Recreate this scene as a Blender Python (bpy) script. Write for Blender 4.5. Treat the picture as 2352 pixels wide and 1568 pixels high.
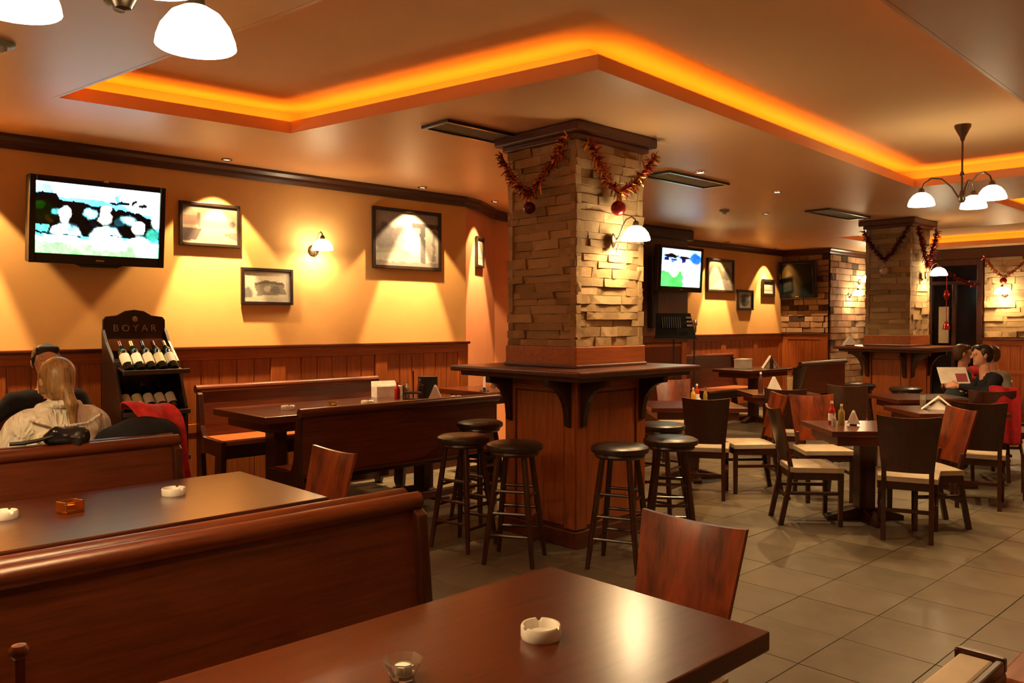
import bpy, bmesh, math, random
import numpy as np
from mathutils import Vector, Matrix
from mathutils.geometry import tessellate_polygon

for o in list(bpy.data.objects): bpy.data.objects.remove(o)
scene = bpy.context.scene
COL = scene.collection
R = math.radians

# ------------------------------------------------------------------ camera
YAW = R(46.38); FPX = 1881.0
cd = bpy.data.cameras.new('camera'); cam = bpy.data.objects.new('camera', cd); COL.objects.link(cam)
cd.sensor_width = 36.0; cd.lens = 36.0*FPX/2352.0; cd.clip_start = 0.05; cd.clip_end = 100
cam.location = (0, 0, 1.6)
cam.rotation_euler = (math.pi/2 - math.atan(44/FPX), 0, YAW - math.pi/2)
scene.camera = cam
FW = Vector((math.cos(YAW), math.sin(YAW), 0)); RT = Vector((math.sin(YAW), -math.cos(YAW), 0))

# ------------------------------------------------------------------ world, exposure
w = bpy.data.worlds.new('world'); scene.world = w; w.use_nodes = True
w.node_tree.nodes['Background'].inputs[0].default_value = (0.9, 0.55, 0.3, 1)
w.node_tree.nodes['Background'].inputs[1].default_value = 0.02
vs = scene.view_settings
vs.view_transform = 'Standard'; vs.look = 'None'; vs.gamma = 1.0; vs.use_curve_mapping = False
vs.exposure = 0.5
WARM = (1.0, 0.62, 0.27); ORANGE = (1.0, 0.25, 0.008)
COVE_W = 2.4      # watts per metre of cove light
SPOT_W = 330.0      # wall picture spots
DOWN_W = 128.0     # aisle downlights
SCONCE_W = 16.0
CHAND_W = 42.0     # each chandelier bulb

def lamp_obj(kind, name, loc, energy, color, parent=None):
    ld = bpy.data.lights.new(name, kind); ld.energy = energy; ld.color = color
    o = bpy.data.objects.new(name, ld); COL.objects.link(o); o.location = loc
    if parent: o.parent = parent
    return o

# ------------------------------------------------------------------ helpers
def tag(o, label=None, cat=None, group=None, kind=None):
    if label: o['label'] = label
    if cat: o['category'] = cat
    if group: o['group'] = group
    if kind: o['kind'] = kind
    return o

def thing(name, label, cat, loc=(0, 0, 0), rotz=0.0, group=None):
    o = bpy.data.objects.new(name, None); COL.objects.link(o)
    o.empty_display_size = 0.1
    o.location = loc; o.rotation_euler = (0, 0, rotz)
    return tag(o, label, cat, group)

def copy_tree(o, parent=None):
    c = o.copy(); COL.objects.link(c)
    if parent: c.parent = parent
    for ch in list(o.children): copy_tree(ch, c)
    return c

class MB:
    def __init__(s): s.v = []; s.f = []
    def add(s, vs, fs):
        n = len(s.v); s.v += [tuple(p) for p in vs]; s.f += [tuple(i+n for i in f) for f in fs]; return s
    def box(s, c, d, M=None):
        x, y, z = d[0]/2, d[1]/2, d[2]/2
        P = [Vector((i*x, j*y, k*z)) for i in (-1, 1) for j in (-1, 1) for k in (-1, 1)]
        if M is not None: P = [M @ p for p in P]
        P = [p + Vector(c) for p in P]
        return s.add(P, [(0,1,3,2),(4,6,7,5),(0,4,5,1),(2,3,7,6),(0,2,6,4),(1,5,7,3)])
    def bb(s, a, b):
        return s.box([(a[i]+b[i])/2 for i in range(3)], [abs(b[i]-a[i]) for i in range(3)])
    def prism(s, pts, o, u, v, n, t):
        # polygon pts (2D) in plane o + a*u + b*v, extruded t along n
        o, u, v, n = Vector(o), Vector(u), Vector(v), Vector(n)
        A = [o + u*a + v*b for a, b in pts]; B = [p + n*t for p in A]; k = len(pts)
        fs = [tuple(range(k-1, -1, -1)), tuple(range(k, 2*k))] + [(i, (i+1) % k, k+(i+1) % k, k+i) for i in range(k)]
        return s.add(A+B, fs)
    def tube(s, pts, rad, n=10, cap=True):
        pts = [Vector(p) for p in pts]; k = len(pts)
        rad = rad if isinstance(rad, (list, tuple)) else [rad]*k
        rings = []
        prevu = None
        for i, p in enumerate(pts):
            t = (pts[min(i+1, k-1)] - pts[max(i-1, 0)]).normalized()
            u = prevu if prevu is not None else (Vector((0, 0, 1)) if abs(t.z) < .9 else Vector((1, 0, 0)))
            u = (u - t*u.dot(t)).normalized(); prevu = u; v = t.cross(u)
            rings.append([p + (u*math.cos(2*math.pi*j/n) + v*math.sin(2*math.pi*j/n))*rad[i] for j in range(n)])
        vs = [q for r in rings for q in r]; fs = []
        for i in range(k-1):
            for j in range(n):
                fs.append((i*n+j, i*n+(j+1) % n, (i+1)*n+(j+1) % n, (i+1)*n+j))
        if cap: fs += [tuple(range(n-1, -1, -1)), tuple(range((k-1)*n, k*n))]
        return s.add(vs, fs)
    def lathe(s, prof, c=(0, 0, 0), n=24, cap=True, M=None):
        # prof: (r, z) list
        c = Vector(c); vs = []; fs = []; k = len(prof)
        for r, z in prof:
            for j in range(n):
                p = Vector((r*math.cos(2*math.pi*j/n), r*math.sin(2*math.pi*j/n), z))
                if M is not None: p = M @ p
                vs.append(p + c)
        for i in range(k-1):
            for j in range(n):
                fs.append((i*n+j, i*n+(j+1) % n, (i+1)*n+(j+1) % n, (i+1)*n+j))
        if cap: fs += [tuple(range(n-1, -1, -1)), tuple(range((k-1)*n, k*n))]
        return s.add(vs, fs)
    def mesh(s, name):
        me = bpy.data.meshes.new(name); me.from_pydata(s.v, [], s.f); me.update(); return me
    def build(s, name, mat, parent=None, loc=None, rot=None, bevel=0.0, smooth=False, seg=2):
        me = s.mesh(name)
        bm = bmesh.new(); bm.from_mesh(me); bmesh.ops.recalc_face_normals(bm, faces=bm.faces); bm.to_mesh(me); bm.free()
        me.materials.append(mat)
        if smooth:
            me.polygons.foreach_set('use_smooth', [True]*len(me.polygons))
            if hasattr(me, 'set_sharp_from_angle'): me.set_sharp_from_angle(angle=R(42))
        o = bpy.data.objects.new(name, me); COL.objects.link(o)
        if parent: o.parent = parent
        if loc: o.location = loc
        if rot: o.rotation_euler = rot
        if bevel > 0:
            m = o.modifiers.new('bevel', 'BEVEL'); m.width = bevel; m.segments = seg; m.limit_method = 'ANGLE'; m.angle_limit = R(35)
        return o

def struct(o):
    o['kind'] = 'structure'; return o

# ------------------------------------------------------------------ materials
MC = {}
def new_mat(name):
    m = bpy.data.materials.new(name); m.use_nodes = True
    nt = m.node_tree; b = nt.nodes['Principled BSDF']
    return m, nt, b
def coords(nt, scale=(1, 1, 1), kind='Object'):
    tc = nt.nodes.new('ShaderNodeTexCoord'); mp = nt.nodes.new('ShaderNodeMapping')
    mp.inputs['Scale'].default_value = scale; nt.links.new(tc.outputs[kind], mp.inputs[0]); return mp.outputs[0]
def ramp(nt, fac, stops):
    r = nt.nodes.new('ShaderNodeValToRGB'); e = r.color_ramp.elements
    while len(e) < len(stops): e.new(0.5)
    for i, (p, c) in enumerate(stops): e[i].position = p; e[i].color = (*c, 1)
    nt.links.new(fac, r.inputs[0]); return r.outputs[0]
def noise(nt, vec, scale, detail=4, rough=0.55, dist=0.0):
    n = nt.nodes.new('ShaderNodeTexNoise'); n.inputs['Scale'].default_value = scale; n.inputs['Detail'].default_value = detail
    n.inputs['Roughness'].default_value = rough; n.inputs['Distortion'].default_value = dist
    nt.links.new(vec, n.inputs['Vector']); return n.outputs['Fac']
def bump(nt, b, h, strength, dist=0.01):
    n = nt.nodes.new('ShaderNodeBump'); n.inputs['Strength'].default_value = strength; n.inputs['Distance'].default_value = dist
    nt.links.new(h, n.inputs['Height']); nt.links.new(n.outputs[0], b.inputs['Normal'])
def plain(name, c, rough=0.5, metal=0.0, spec=0.5, var=0.12, scale=9.0, **kw):
    if name in MC: return MC[name]
    m, nt, b = new_mat(name)
    f = noise(nt, coords(nt), scale, 3)
    lo = tuple(x*(1-var) for x in c); hi = tuple(min(1, x*(1+var)) for x in c)
    nt.links.new(ramp(nt, f, [(0.3, lo), (0.7, hi)]), b.inputs['Base Color'])
    b.inputs['Roughness'].default_value = rough; b.inputs['Metallic'].default_value = metal
    b.inputs['Specular IOR Level'].default_value = spec
    for k, v in kw.items(): b.inputs[k].default_value = v
    MC[name] = m; return m
def wood(name, dark, light, rough=0.32, axis=0, scale=5.0, coat=0.25, streak=9.0, spec=0.5):
    if name in MC: return MC[name]
    m, nt, b = new_mat(name)
    s = [streak]*3; s[axis] = 0.55
    v = coords(nt, tuple(s))
    n1 = noise(nt, v, scale, 6, 0.6, 0.6)
    v2 = coords(nt, tuple(x*4 if i != axis else x*1.5 for i, x in enumerate(s)))
    n2 = noise(nt, v2, scale, 3, 0.6)
    mx = nt.nodes.new('ShaderNodeMath'); mx.operation = 'MULTIPLY_ADD'
    nt.links.new(n2, mx.inputs[0]); mx.inputs[1].default_value = 0.35; nt.links.new(n1, mx.inputs[2])
    mid = tuple((a+c)/2 for a, c in zip(dark, light))
    nt.links.new(ramp(nt, mx.outputs[0], [(0.45, dark), (0.66, mid), (0.9, light)]), b.inputs['Base Color'])
    b.inputs['Roughness'].default_value = rough
    b.inputs['Coat Weight'].default_value = coat; b.inputs['Coat Roughness'].default_value = rough*0.8
    b.inputs['Specular IOR Level'].default_value = spec
    bump(nt, b, n2, 0.05, 0.002)
    MC[name] = m; return m
def glow(name, c, e, strength, rough=0.3):
    if name in MC: return MC[name]
    m, nt, b = new_mat(name)
    f = noise(nt, coords(nt), 14, 2)
    nt.links.new(ramp(nt, f, [(0.3, tuple(x*0.94 for x in c)), (0.7, c)]), b.inputs['Base Color'])
    b.inputs['Roughness'].default_value = rough
    b.inputs['Emission Color'].default_value = (*e, 1); b.inputs['Emission Strength'].default_value = strength
    MC[name] = m; return m
def glass(name, c, rough=0.05):
    if name in MC: return MC[name]
    m, nt, b = new_mat(name)
    f = noise(nt, coords(nt), 20, 2)
    nt.links.new(ramp(nt, f, [(0.2, tuple(x*0.96 for x in c)), (0.8, c)]), b.inputs['Base Color'])
    b.inputs['Roughness'].default_value = rough; b.inputs['Transmission Weight'].default_value = 0.92; b.inputs['IOR'].default_value = 1.45
    MC[name] = m; return m

def plaster(name, c, var=0.10, rough=0.85, spec=0.2):
    if name in MC: return MC[name]
    m, nt, b = new_mat(name)
    v = coords(nt); f = noise(nt, v, 1.6, 5); g = noise(nt, v, 60, 3)
    nt.links.new(ramp(nt, f, [(0.25, tuple(x*(1-var) for x in c)), (0.75, tuple(min(1, x*(1+var)) for x in c))]), b.inputs['Base Color'])
    b.inputs['Roughness'].default_value = rough; b.inputs['Specular IOR Level'].default_value = spec
    bump(nt, b, g, 0.12, 0.004)
    MC[name] = m; return m

W_OCHRE = plaster('ochre_plaster', (0.74, 0.43, 0.155))
W_SALMON = plaster('salmon_plaster', (0.80, 0.33, 0.16))
W_CEIL = plaster('ceiling_paint', (0.71, 0.40, 0.185), 0.04, 0.42, 0.35)
W_TRAYC = plaster('tray_ceiling_paint', (0.74, 0.50, 0.26), 0.03)
def wset(n, d, l, **k): return [wood(n+'_'+'xyz'[i], d, l, axis=i, **k) for i in range(3)]
WD_DARK = wset('dark_stained_wood', (0.018, 0.0045, 0.002), (0.055, 0.013, 0.005), rough=0.3)
WD_RED = wset('red_brown_wood', (0.050, 0.0095, 0.0023), (0.125, 0.025, 0.0055), rough=0.34, coat=0.12)
WD_ORG = wset('orange_brown_wood', (0.21, 0.048, 0.0095), (0.43, 0.112, 0.022), rough=0.38, coat=0.12)
WD_TABLE = wset('table_top_wood', (0.042, 0.0075, 0.0022), (0.095, 0.018, 0.0048), rough=0.28, coat=0.5)
WD_STRIPE = wset('striped_veneer', (0.012, 0.002, 0.001), (0.24, 0.040, 0.007), rough=0.3, scale=1.7, streak=7.0)
WD_CROWN = wset('crown_moulding_wood', (0.040, 0.011, 0.005), (0.09, 0.026, 0.010), rough=0.4)
CREAM_SEAT = plain('cream_upholstery', (0.46, 0.385, 0.275), 0.4)
BLACK = plain('black_plastic', (0.012, 0.012, 0.013), 0.35)
BLACK_LEATHER = plain('dark_brown_leatherette', (0.030, 0.016, 0.010), 0.36, scale=40, var=0.25)
IRON = plain('dark_bronze_metal', (0.07, 0.045, 0.025), 0.4, 0.7)
CHROME = plain('brushed_steel', (0.6, 0.58, 0.54), 0.25, 1.0)
WHITE_CER = plain('white_ceramic', (0.82, 0.80, 0.74), 0.25)
PAPER = plain('white_paper', (0.85, 0.83, 0.78), 0.8)
SHADE = glow('lit_glass_shade', (0.9, 0.85, 0.75), (1.0, 0.80, 0.48), 11.0)
SHADE_LOW = glow('lit_alabaster_shade', (0.9, 0.85, 0.75), (1.0, 0.80, 0.52), 3.0)

def stone_mat(name, lo, mid, hi):
    m, nt, b = new_mat(name)
    oi = nt.nodes.new('ShaderNodeObjectInfo')
    v = coords(nt); f = noise(nt, v, 7, 6, 0.65)
    a = nt.nodes.new('ShaderNodeMath'); a.operation = 'MULTIPLY_ADD'
    nt.links.new(oi.outputs['Random'], a.inputs[0]); a.inputs[1].default_value = 0.55
    s = nt.nodes.new('ShaderNodeMath'); s.operation = 'MULTIPLY'; nt.links.new(f, s.inputs[0]); s.inputs[1].default_value = 0.62
    nt.links.new(s.outputs[0], a.inputs[2])
    nt.links.new(ramp(nt, a.outputs[0], [(0.15, lo), (0.5, mid), (0.9, hi)]), b.inputs['Base Color'])
    b.inputs['Roughness'].default_value = 0.85; b.inputs['Specular IOR Level'].default_value = 0.25
    bump(nt, b, noise(nt, v, 24, 6, 0.7), 0.55, 0.012)
    return m
STONE = stone_mat('ledge_stone', (0.22, 0.13, 0.055), (0.36, 0.23, 0.105), (0.50, 0.34, 0.17))
BRICKM = stone_mat('old_brick', (0.16, 0.075, 0.04), (0.38, 0.22, 0.12), (0.55, 0.38, 0.24))
BRICKDARK = stone_mat('burnt_brick', (0.05, 0.032, 0.022), (0.08, 0.05, 0.03), (0.12, 0.07, 0.04))
MORTAR = plaster('mortar', (0.20, 0.135, 0.075))

def tile_mat():
    m, nt, b = new_mat('slate_tile')
    oi = nt.nodes.new('ShaderNodeObjectInfo'); v = coords(nt)
    f = noise(nt, v, 3.2, 8, 0.65, 0.8)
    a = nt.nodes.new('ShaderNodeMath'); a.operation = 'MULTIPLY_ADD'
    nt.links.new(oi.outputs['Random'], a.inputs[0]); a.inputs[1].default_value = 0.22; nt.links.new(f, a.inputs[2])
    nt.links.new(ramp(nt, a.outputs[0], [(0.25, (0.085, 0.072, 0.048)), (0.6, (0.135, 0.115, 0.077)), (0.95, (0.19, 0.163, 0.11))]), b.inputs['Base Color'])
    r = nt.nodes.new('ShaderNodeMapRange'); nt.links.new(f, r.inputs[0]); r.inputs[3].default_value = 0.28; r.inputs[4].default_value = 0.5
    nt.links.new(r.outputs[0], b.inputs['Roughness'])
    bump(nt, b, noise(nt, v, 12, 6, 0.6), 0.12, 0.006)
    return m
TILE = tile_mat()
GROUT = plaster('tile_grout', (0.075, 0.064, 0.043))

# ------------------------------------------------------------------ setting: floor
XMIN, XMAX, YMIN, YMAX = -3.0, 17.0, -2.6, 8.0
floor = struct(MB().bb((XMIN, YMIN, -0.12), (XMAX+.1, YMAX+.2, -0.004)).build('floor', GROUT))
floor['label'] = 'grey-beige slate tile floor of the pub'
TS = 0.45
tm = MB().box((0, 0, -0.006), (TS-0.005, TS-0.005, 0.012)).mesh('tile'); tm.materials.append(TILE)
near = []; far = MB()
i0 = int(math.floor(XMIN/TS)); j0 = int(math.floor(YMIN/TS))
cells = []
for i in range(i0+1, int(XMAX/TS)):
    for j in range(j0+1, int(YMAX/TS)):
        c = ((i+.5)*TS, (j+.5)*TS+0.03)
        cells.append(c)
def tile_rank(c):
    v = Vector((c[0], c[1], 0)); d = v.dot(FW); r = v.dot(RT)
    if d < 1.0: return 1e6+d
    px = 1176+FPX*r/d; py = 740+FPX*1.6/d
    inside = -80 < px < 2430 and py < 1640
    return d if inside else 1e5+d
cells.sort(key=tile_rank)
rnd = random.Random(4)
for k, c in enumerate(cells):
    if k < 290:
        o = bpy.data.objects.new('tile', tm); COL.objects.link(o); o.parent = floor; o.location = (c[0], c[1], rnd.uniform(-.0008, .0008))
    else:
        far.box((c[0], c[1], -0.006), (TS-0.005, TS-0.005, 0.012))
fo = far.build('tile_field', TILE, floor); fo['kind'] = 'stuff'

# ------------------------------------------------------------------ setting: ceiling with lit trays
ZC = 3.0; ZT = 3.20
TRAY1 = [(2.15, 1.50), (3.70, 1.50), (6.1, 1.56), (8.98, 1.62), (8.92, 3.30), (3.50, 2.98), (3.02, 5.55), (1.50, 5.67)]
TRAY2 = [(10.55, 1.5), (16.4, 1.5), (16.4, 6.1), (13.2, 6.1), (13.2, 3.05), (10.55, 3.05)]
def offset_poly(P, d):
    # P counter-clockwise, outward offset d
    out = []; k = len(P)
    for i in range(k):
        a, b, c = Vector(P[i-1]), Vector(P[i]), Vector(P[(i+1) % k])
        e1 = (b-a).normalized(); e2 = (c-b).normalized()
        n1 = Vector((e1.y, -e1.x)); n2 = Vector((e2.y, -e2.x))
        bis = (n1+n2).normalized(); out.append(tuple(b + bis*d/max(0.3, bis.dot(n1))))
    return out
outer = [(XMIN, YMIN), (XMAX+.1, YMIN), (XMAX+.1, YMAX+.2), (XMIN, YMAX+.2)]
def flat_with_holes(mb, z, rings, flip):
    vs = [Vector((x, y, 0)) for r in rings for x, y in r]
    tris = tessellate_polygon([[Vector((x, y, 0)) for x, y in r] for r in rings])
    mb.add([(v.x, v.y, z) for v in vs], [t[::-1] if flip else t for t in tris])
mb = MB()
flat_with_holes(mb, ZC, [outer, TRAY1[::-1], TRAY2[::-1]], True)
flat_with_holes(mb, ZC+0.012, [outer, TRAY1[::-1], TRAY2[::-1]], False)
me = mb.mesh('ceiling'); me.materials.append(W_CEIL)
ceiling = bpy.data.objects.new('ceiling', me); COL.objects.link(ceiling); struct(ceiling)
for P in (TRAY1, TRAY2):
    Q = offset_poly(P, 0.20); k = len(P)
    up = MB(); up.add([(x, y, ZT) for x, y in Q], [tuple(range(k-1, -1, -1))])
    for i in range(k):
        a, b = Q[i], Q[(i+1) % k]
        up.add([(a[0], a[1], ZC+0.012), (b[0], b[1], ZC+0.012), (b[0], b[1], ZT), (a[0], a[1], ZT)], [(0, 1, 2, 3)])
    up.build('tray_ceiling', W_TRAYC, ceiling)
    P2 = offset_poly(P, 0.022); lip = MB()
    for i in range(k):
        a, b = P[i], P[(i+1) % k]; a2, b2 = P2[i], P2[(i+1) % k]
        lip.add([(a[0], a[1], ZC-.001), (b[0], b[1], ZC-.001), (b2[0], b2[1], ZC-.001), (a2[0], a2[1], ZC-.001),
                 (a[0], a[1], ZC+.085), (b[0], b[1], ZC+.085), (b2[0], b2[1], ZC+.085), (a2[0], a2[1], ZC+.085)],
                [(0, 1, 5, 4), (1, 2, 6, 5), (2, 3, 7, 6), (3, 0, 4, 7), (4, 5, 6, 7), (3, 2, 1, 0)])
    lip.build('tray_lip', W_CEIL, ceiling)
    mid = offset_poly(P, 0.10)
    for i in range(k):
        a, b = Vector(mid[i]), Vector(mid[(i+1) % k]); L = (b-a).length
        lo = lamp_obj('AREA', 'cove_light', ((a.x+b.x)/2, (a.y+b.y)/2, ZC+0.035), COVE_W*L, ORANGE, ceiling)
        lo.data.shape = 'RECTANGLE'; lo.data.size = L*0.97; lo.data.size_y = 0.035
        ang = math.atan2((b-a).y, (b-a).x)
        lo.rotation_euler = (math.pi, 0, ang)
# roof slab above, so that no outside light enters
MB().bb((XMIN, YMIN, ZT+.02), (XMAX+.1, YMAX+.2, ZT+.1)).build('roof_slab', W_CEIL, ceiling)

# ------------------------------------------------------------------ setting: walls
def wall(name, a, b, mat, z0=0.0, z1=ZT, t=0.12, side=1, label=None):
    a, b = Vector((*a, 0)), Vector((*b, 0)); d = (b-a).normalized(); n = Vector((-d.y, d.x, 0))*side
    o = MB().prism([(0, z0), ((b-a).length, z0), ((b-a).length, z1), (0, z1)], a, d, (0, 0, 1), n, t).build(name, mat)
    if label: o['label'] = label
    return struct(o)
YL = 7.05
w_left = wall('wall_left', (XMIN, YL), (6.0, YL), W_OCHRE, z1=ZC+.005)
w_diag = wall('wall_alcove', (6.0, YL), (7.05, 7.72), W_SALMON, z1=ZC+.005)
w_alc = wall('wall_recess', (7.05, 7.72), (9.35, 7.72), W_SALMON, z1=ZC+.005)
w_back = wall('wall_rear', (10.55, 8.0), (14.95, 8.0), W_OCHRE, z1=ZC+.005)
w_bk1 = wall('wall_brick_end', (14.95, 8.1), (14.95, 7.05), MORTAR, z1=ZC+.005, side=1)
w_bk2 = wall('wall_brick_side', (14.95+.0, 7.05), (17.0, 7.05), MORTAR, z1=ZC+.005)
w_far = struct(MB().bb((17.0, YMIN, 0), (17.12, 5.10, ZC+.005)).bb((17.0, 5.95, 0), (17.12, 7.1, ZC+.005)).bb((17.0, 5.10, 2.72), (17.12, 5.95, ZC+.005)).build('wall_far', MORTAR))
w_right = wall('wall_right', (XMIN, YMIN), (XMAX, YMIN), W_OCHRE, side=-1)
w_near = wall('wall_back', (XMIN, YMIN), (XMIN, YMAX), W_OCHRE, side=1)
# wood pier beside the television
pier = struct(MB().bb((9.35, 7.25, 0), (10.6, 8.05, ZC)).build('wall_pier', WD_ORG[2]))
crown = MB().bb((9.28, 7.18, 2.84), (10.7, 8.0, ZC-.001)).build('crown', WD_CROWN[0], pier, bevel=0.02)
# crown mouldings
def moulding(name, pts, side, prof=((0, -.105), (.022, -.105), (.04, -.075), (.04, -.05), (.07, -.025), (.07, -.001), (0, -.001))):
    # pts along the wall, profile (out, z) mitred
    pts = [Vector(p) for p in pts]; k = len(pts); mbx = MB(); rows = []
    for i, p in enumerate(pts):
        e1 = (p-pts[i-1]).normalized() if i else (pts[1]-p).normalized()
        e2 = (pts[i+1]-p).normalized() if i < k-1 else e1
        n1 = Vector((e1.y, -e1.x))*side; n2 = Vector((e2.y, -e2.x))*side
        b = (n1+n2).normalized(); s = 1/max(.4, b.dot(n1))
        rows.append([(p.x+b.x*s*o_, p.y+b.y*s*o_, ZC+z_) for o_, z_ in prof])
    m = len(prof)
    for r in rows: mbx.v += r
    for i in range(k-1):
        for j in range(m):
            mbx.f.append((i*m+j, i*m+(j+1) % m, (i+1)*m+(j+1) % m, (i+1)*m+j))
    mbx.f += [tuple(range(m)), tuple(range((k-1)*m, k*m))]
    return struct(mbx.build(name, WD_CROWN[0]))
moulding('trim_1', [(XMIN, YL), (5.95, YL), (6.25, 7.16), (6.9, 7.60), (7.2, 7.72), (9.3, 7.72)], 1)
moulding('trim_2', [(10.6, 8.0), (14.95, 8.0)], 1)
moulding('trim_3', [(14.95, 8.0), (14.95, 7.05), (17.0, 7.05)], 1)
# wainscots: backing + stiles + rails + cap + skirting
def wainscot(name, a, b, side, stiles, h=1.39, label=None, mats=None):
    a, b = Vector((*a, 0)), Vector((*b, 0)); L = (b-a).length; d = (b-a)/L; n = Vector((d.y, -d.x, 0))*side
    def slab(u0, u1, z0, z1, t0, t1):
        return MB().prism([(u0, z0), (u1, z0), (u1, z1), (u0, z1)], a + n*t0, d, (0, 0, 1), n, t1-t0)
    hz = WD_ORG[0] if abs(d.x) > .5 else WD_ORG[1]
    root = slab(0, L, 0, h-.02, 0.001, 0.022).build(name, WD_ORG[2]); struct(root)
    if label: root['label'] = label
    e = sorted(stiles)
    for s in e: slab(max(0, s-.075), min(L, s+.075), 0.12, h-.12, .022, .038).build('stile', WD_ORG[2], root, bevel=.004)
    slab(0, L, h-.12, h-.02, .022, .040).build('rail', hz, root, bevel=.004)
    slab(0, L, 0.0, .12, .022, .045).build('skirting', WD_RED[0], root, bevel=.004)
    slab(-.0, L+.02, h-.03, h, .001, .060).build('cap', WD_RED[0] if abs(d.x) > .5 else WD_RED[1], root, bevel=.008)
    for s0, s1 in zip(e[:-1], e[1:]):
        if s1-s0 > .3:
            slab(s0+.075, s1-.075, .64, .72, .022, .034).build('middle_rail', hz, root, bevel=.004)
            npl = max(2, int(round((s1-s0-.15)/.17))); wd = (s1-s0-.15)/npl
            for q in range(npl):
                u = s0+.075+q*wd
                slab(u+.004, u+wd-.004, .12, .64, .022, .029).build('board', WD_ORG[2], root, bevel=.004)
                slab(u+.004, u+wd-.004, .72, h-.12, .022, .029).build('board', WD_ORG[2], root, bevel=.004)
    return root
wainscot('trim_4', (XMIN, YL), (6.0, YL), 1, [0.1, 1.0, 2.1, 3.25, 4.4, 5.55, 6.68, 7.83, 8.93])
wainscot('trim_5', (10.6, 8.0), (14.95, 8.0), 1, [.1, 1.1, 2.2, 3.3, 4.25])
wainscot('trim_6', (14.95, 8.0), (14.95, 7.05), 1, [.08, .88])
wainscot('trim_7', (17.0, 5.05), (17.0, YMIN), 1, [.1, 1.2, 2.3, 3.4, 4.5, 5.6, 6.7, 7.6], h=1.30)
# pier panelling
for x in (9.42, 10.52): MB().bb((x-.06, 7.225, .02), (x+.06, 7.25, 1.37)).build('stile', WD_ORG[2], pier, bevel=.004)
MB().bb((9.35, 7.215, 1.30), (10.6, 7.25, 1.38)).build('cap', WD_RED[0], pier, bevel=.006)
MB().bb((9.48, 7.238, .10), (10.46, 7.25, 1.24)).build('panel', WD_RED[2], pier, bevel=.004)
MB().bb((9.35, 7.225, 1.40), (10.6, 7.25, 2.84)).build('upper_panel', wood('pier_wood', (0.07, 0.022, 0.007), (0.14, 0.05, 0.016), axis=2, rough=.5), pier)

# dark doorway in the far wall
door = struct(MB().bb((17.02, 5.08, 0), (17.07, 5.97, 2.74)).build('door_1', plain('night_glass', (0.006, 0.007, 0.01), 0.12)))
for y0, y1, z0, z1 in ((5.03, 5.13, 0, 2.80), (5.92, 6.02, 0, 2.80), (5.13, 5.92, 2.68, 2.80), (5.13, 5.92, 2.32, 2.39), (5.50, 5.56, 0, 2.32)):
    MB().bb((16.95, y0, z0), (17.03, y1, z1)).build('door_frame', WD_DARK[2], door, bevel=.006)
MB().bb((16.97, 5.62, 1.2), (17.02, 5.80, 1.9)).build('poster', plain('poster_paper', (.35, .27, .16), .7), door)

# ------------------------------------------------------------------ stones and bricks
def rough_block(seed, sub=2):
    # unit block (1 x 1 x 1, x along, y out, z up) with uneven face
    rn = random.Random(seed); bm = bmesh.new(); bmesh.ops.create_cube(bm, size=1.0)
    bmesh.ops.subdivide_edges(bm, edges=[e for e in bm.edges if abs(e.verts[0].co.x-e.verts[1].co.x) > .5], cuts=2, use_grid_fill=True)
    for v in bm.verts:
        if v.co.y < 0: v.co.y += rn.uniform(-.18, .16)
        v.co.x += rn.uniform(-.015, .015); v.co.z += rn.uniform(-.045, .045)
    fs = [f for f in bm.faces if f.normal.y < -.5]
    bmesh.ops.poke(bm, faces=fs)
    me = bpy.data.meshes.new('stone'); bm.to_mesh(me); bm.free(); return me
STONE_MESH = [rough_block(s) for s in range(7)]
for m_ in STONE_MESH: m_.materials.append(STONE)
BRICK_MESH = [rough_block(50+s) for s in range(4)]
for m_ in BRICK_MESH: m_.materials.append(BRICKM)
DARKBRICK = rough_block(70); DARKBRICK.materials.append(BRICKDARK)

def stone_face(parent, org, u, n, W, z0, z1, rowh, lens, depth, meshes, name, rn, joint=.004, jit=.35, dark=0.0, skip=None, rowjit=.25):
    """lays blocks on the face org + s*u, facing n"""
    u = Vector((*u, 0)).normalized(); n = Vector((*n, 0)).normalized(); org = Vector((*org, 0))
    rows = max(1, int(round((z1-z0)/rowh))); hs = [1+rn.uniform(-rowjit, rowjit) for _ in range(rows)]; sc = (z1-z0)/sum(hs)
    z = z0; rot = math.atan2(u.y, u.x) ; cnt = 0
    # mesh local -y must face n
    flip = Vector((u.y, -u.x, 0)).dot(n) < 0
    for hgt in hs:
        hh = hgt*sc; s = -rn.uniform(0, lens*.5)
        while s < W-1e-3:
            l = lens*(1+rn.uniform(-jit, jit)); a = max(0, s); b = min(W, s+l)
            if W-b < lens*.25: b = W
            s = s+l if b < W else W
            if b-a < .02: continue
            if skip and skip((a+b)/2, z+hh/2): continue
            dp = depth*(1+rn.uniform(-.45, .45)); me_ = rn.choice(meshes)
            if dark and rn.random() < dark: me_ = DARKBRICK
            o = bpy.data.objects.new(name, me_); COL.objects.link(o); o.parent = parent
            c = org + u*((a+b)/2) + n*(dp/2 - .012) + Vector((0, 0, z+hh/2))
            o.location = c; o.rotation_euler = (0, 0, rot + (math.pi if flip else 0))
            o.scale = (b-a-joint, dp+.024, hh-joint); cnt += 1
        z += hh
    return cnt

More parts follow.
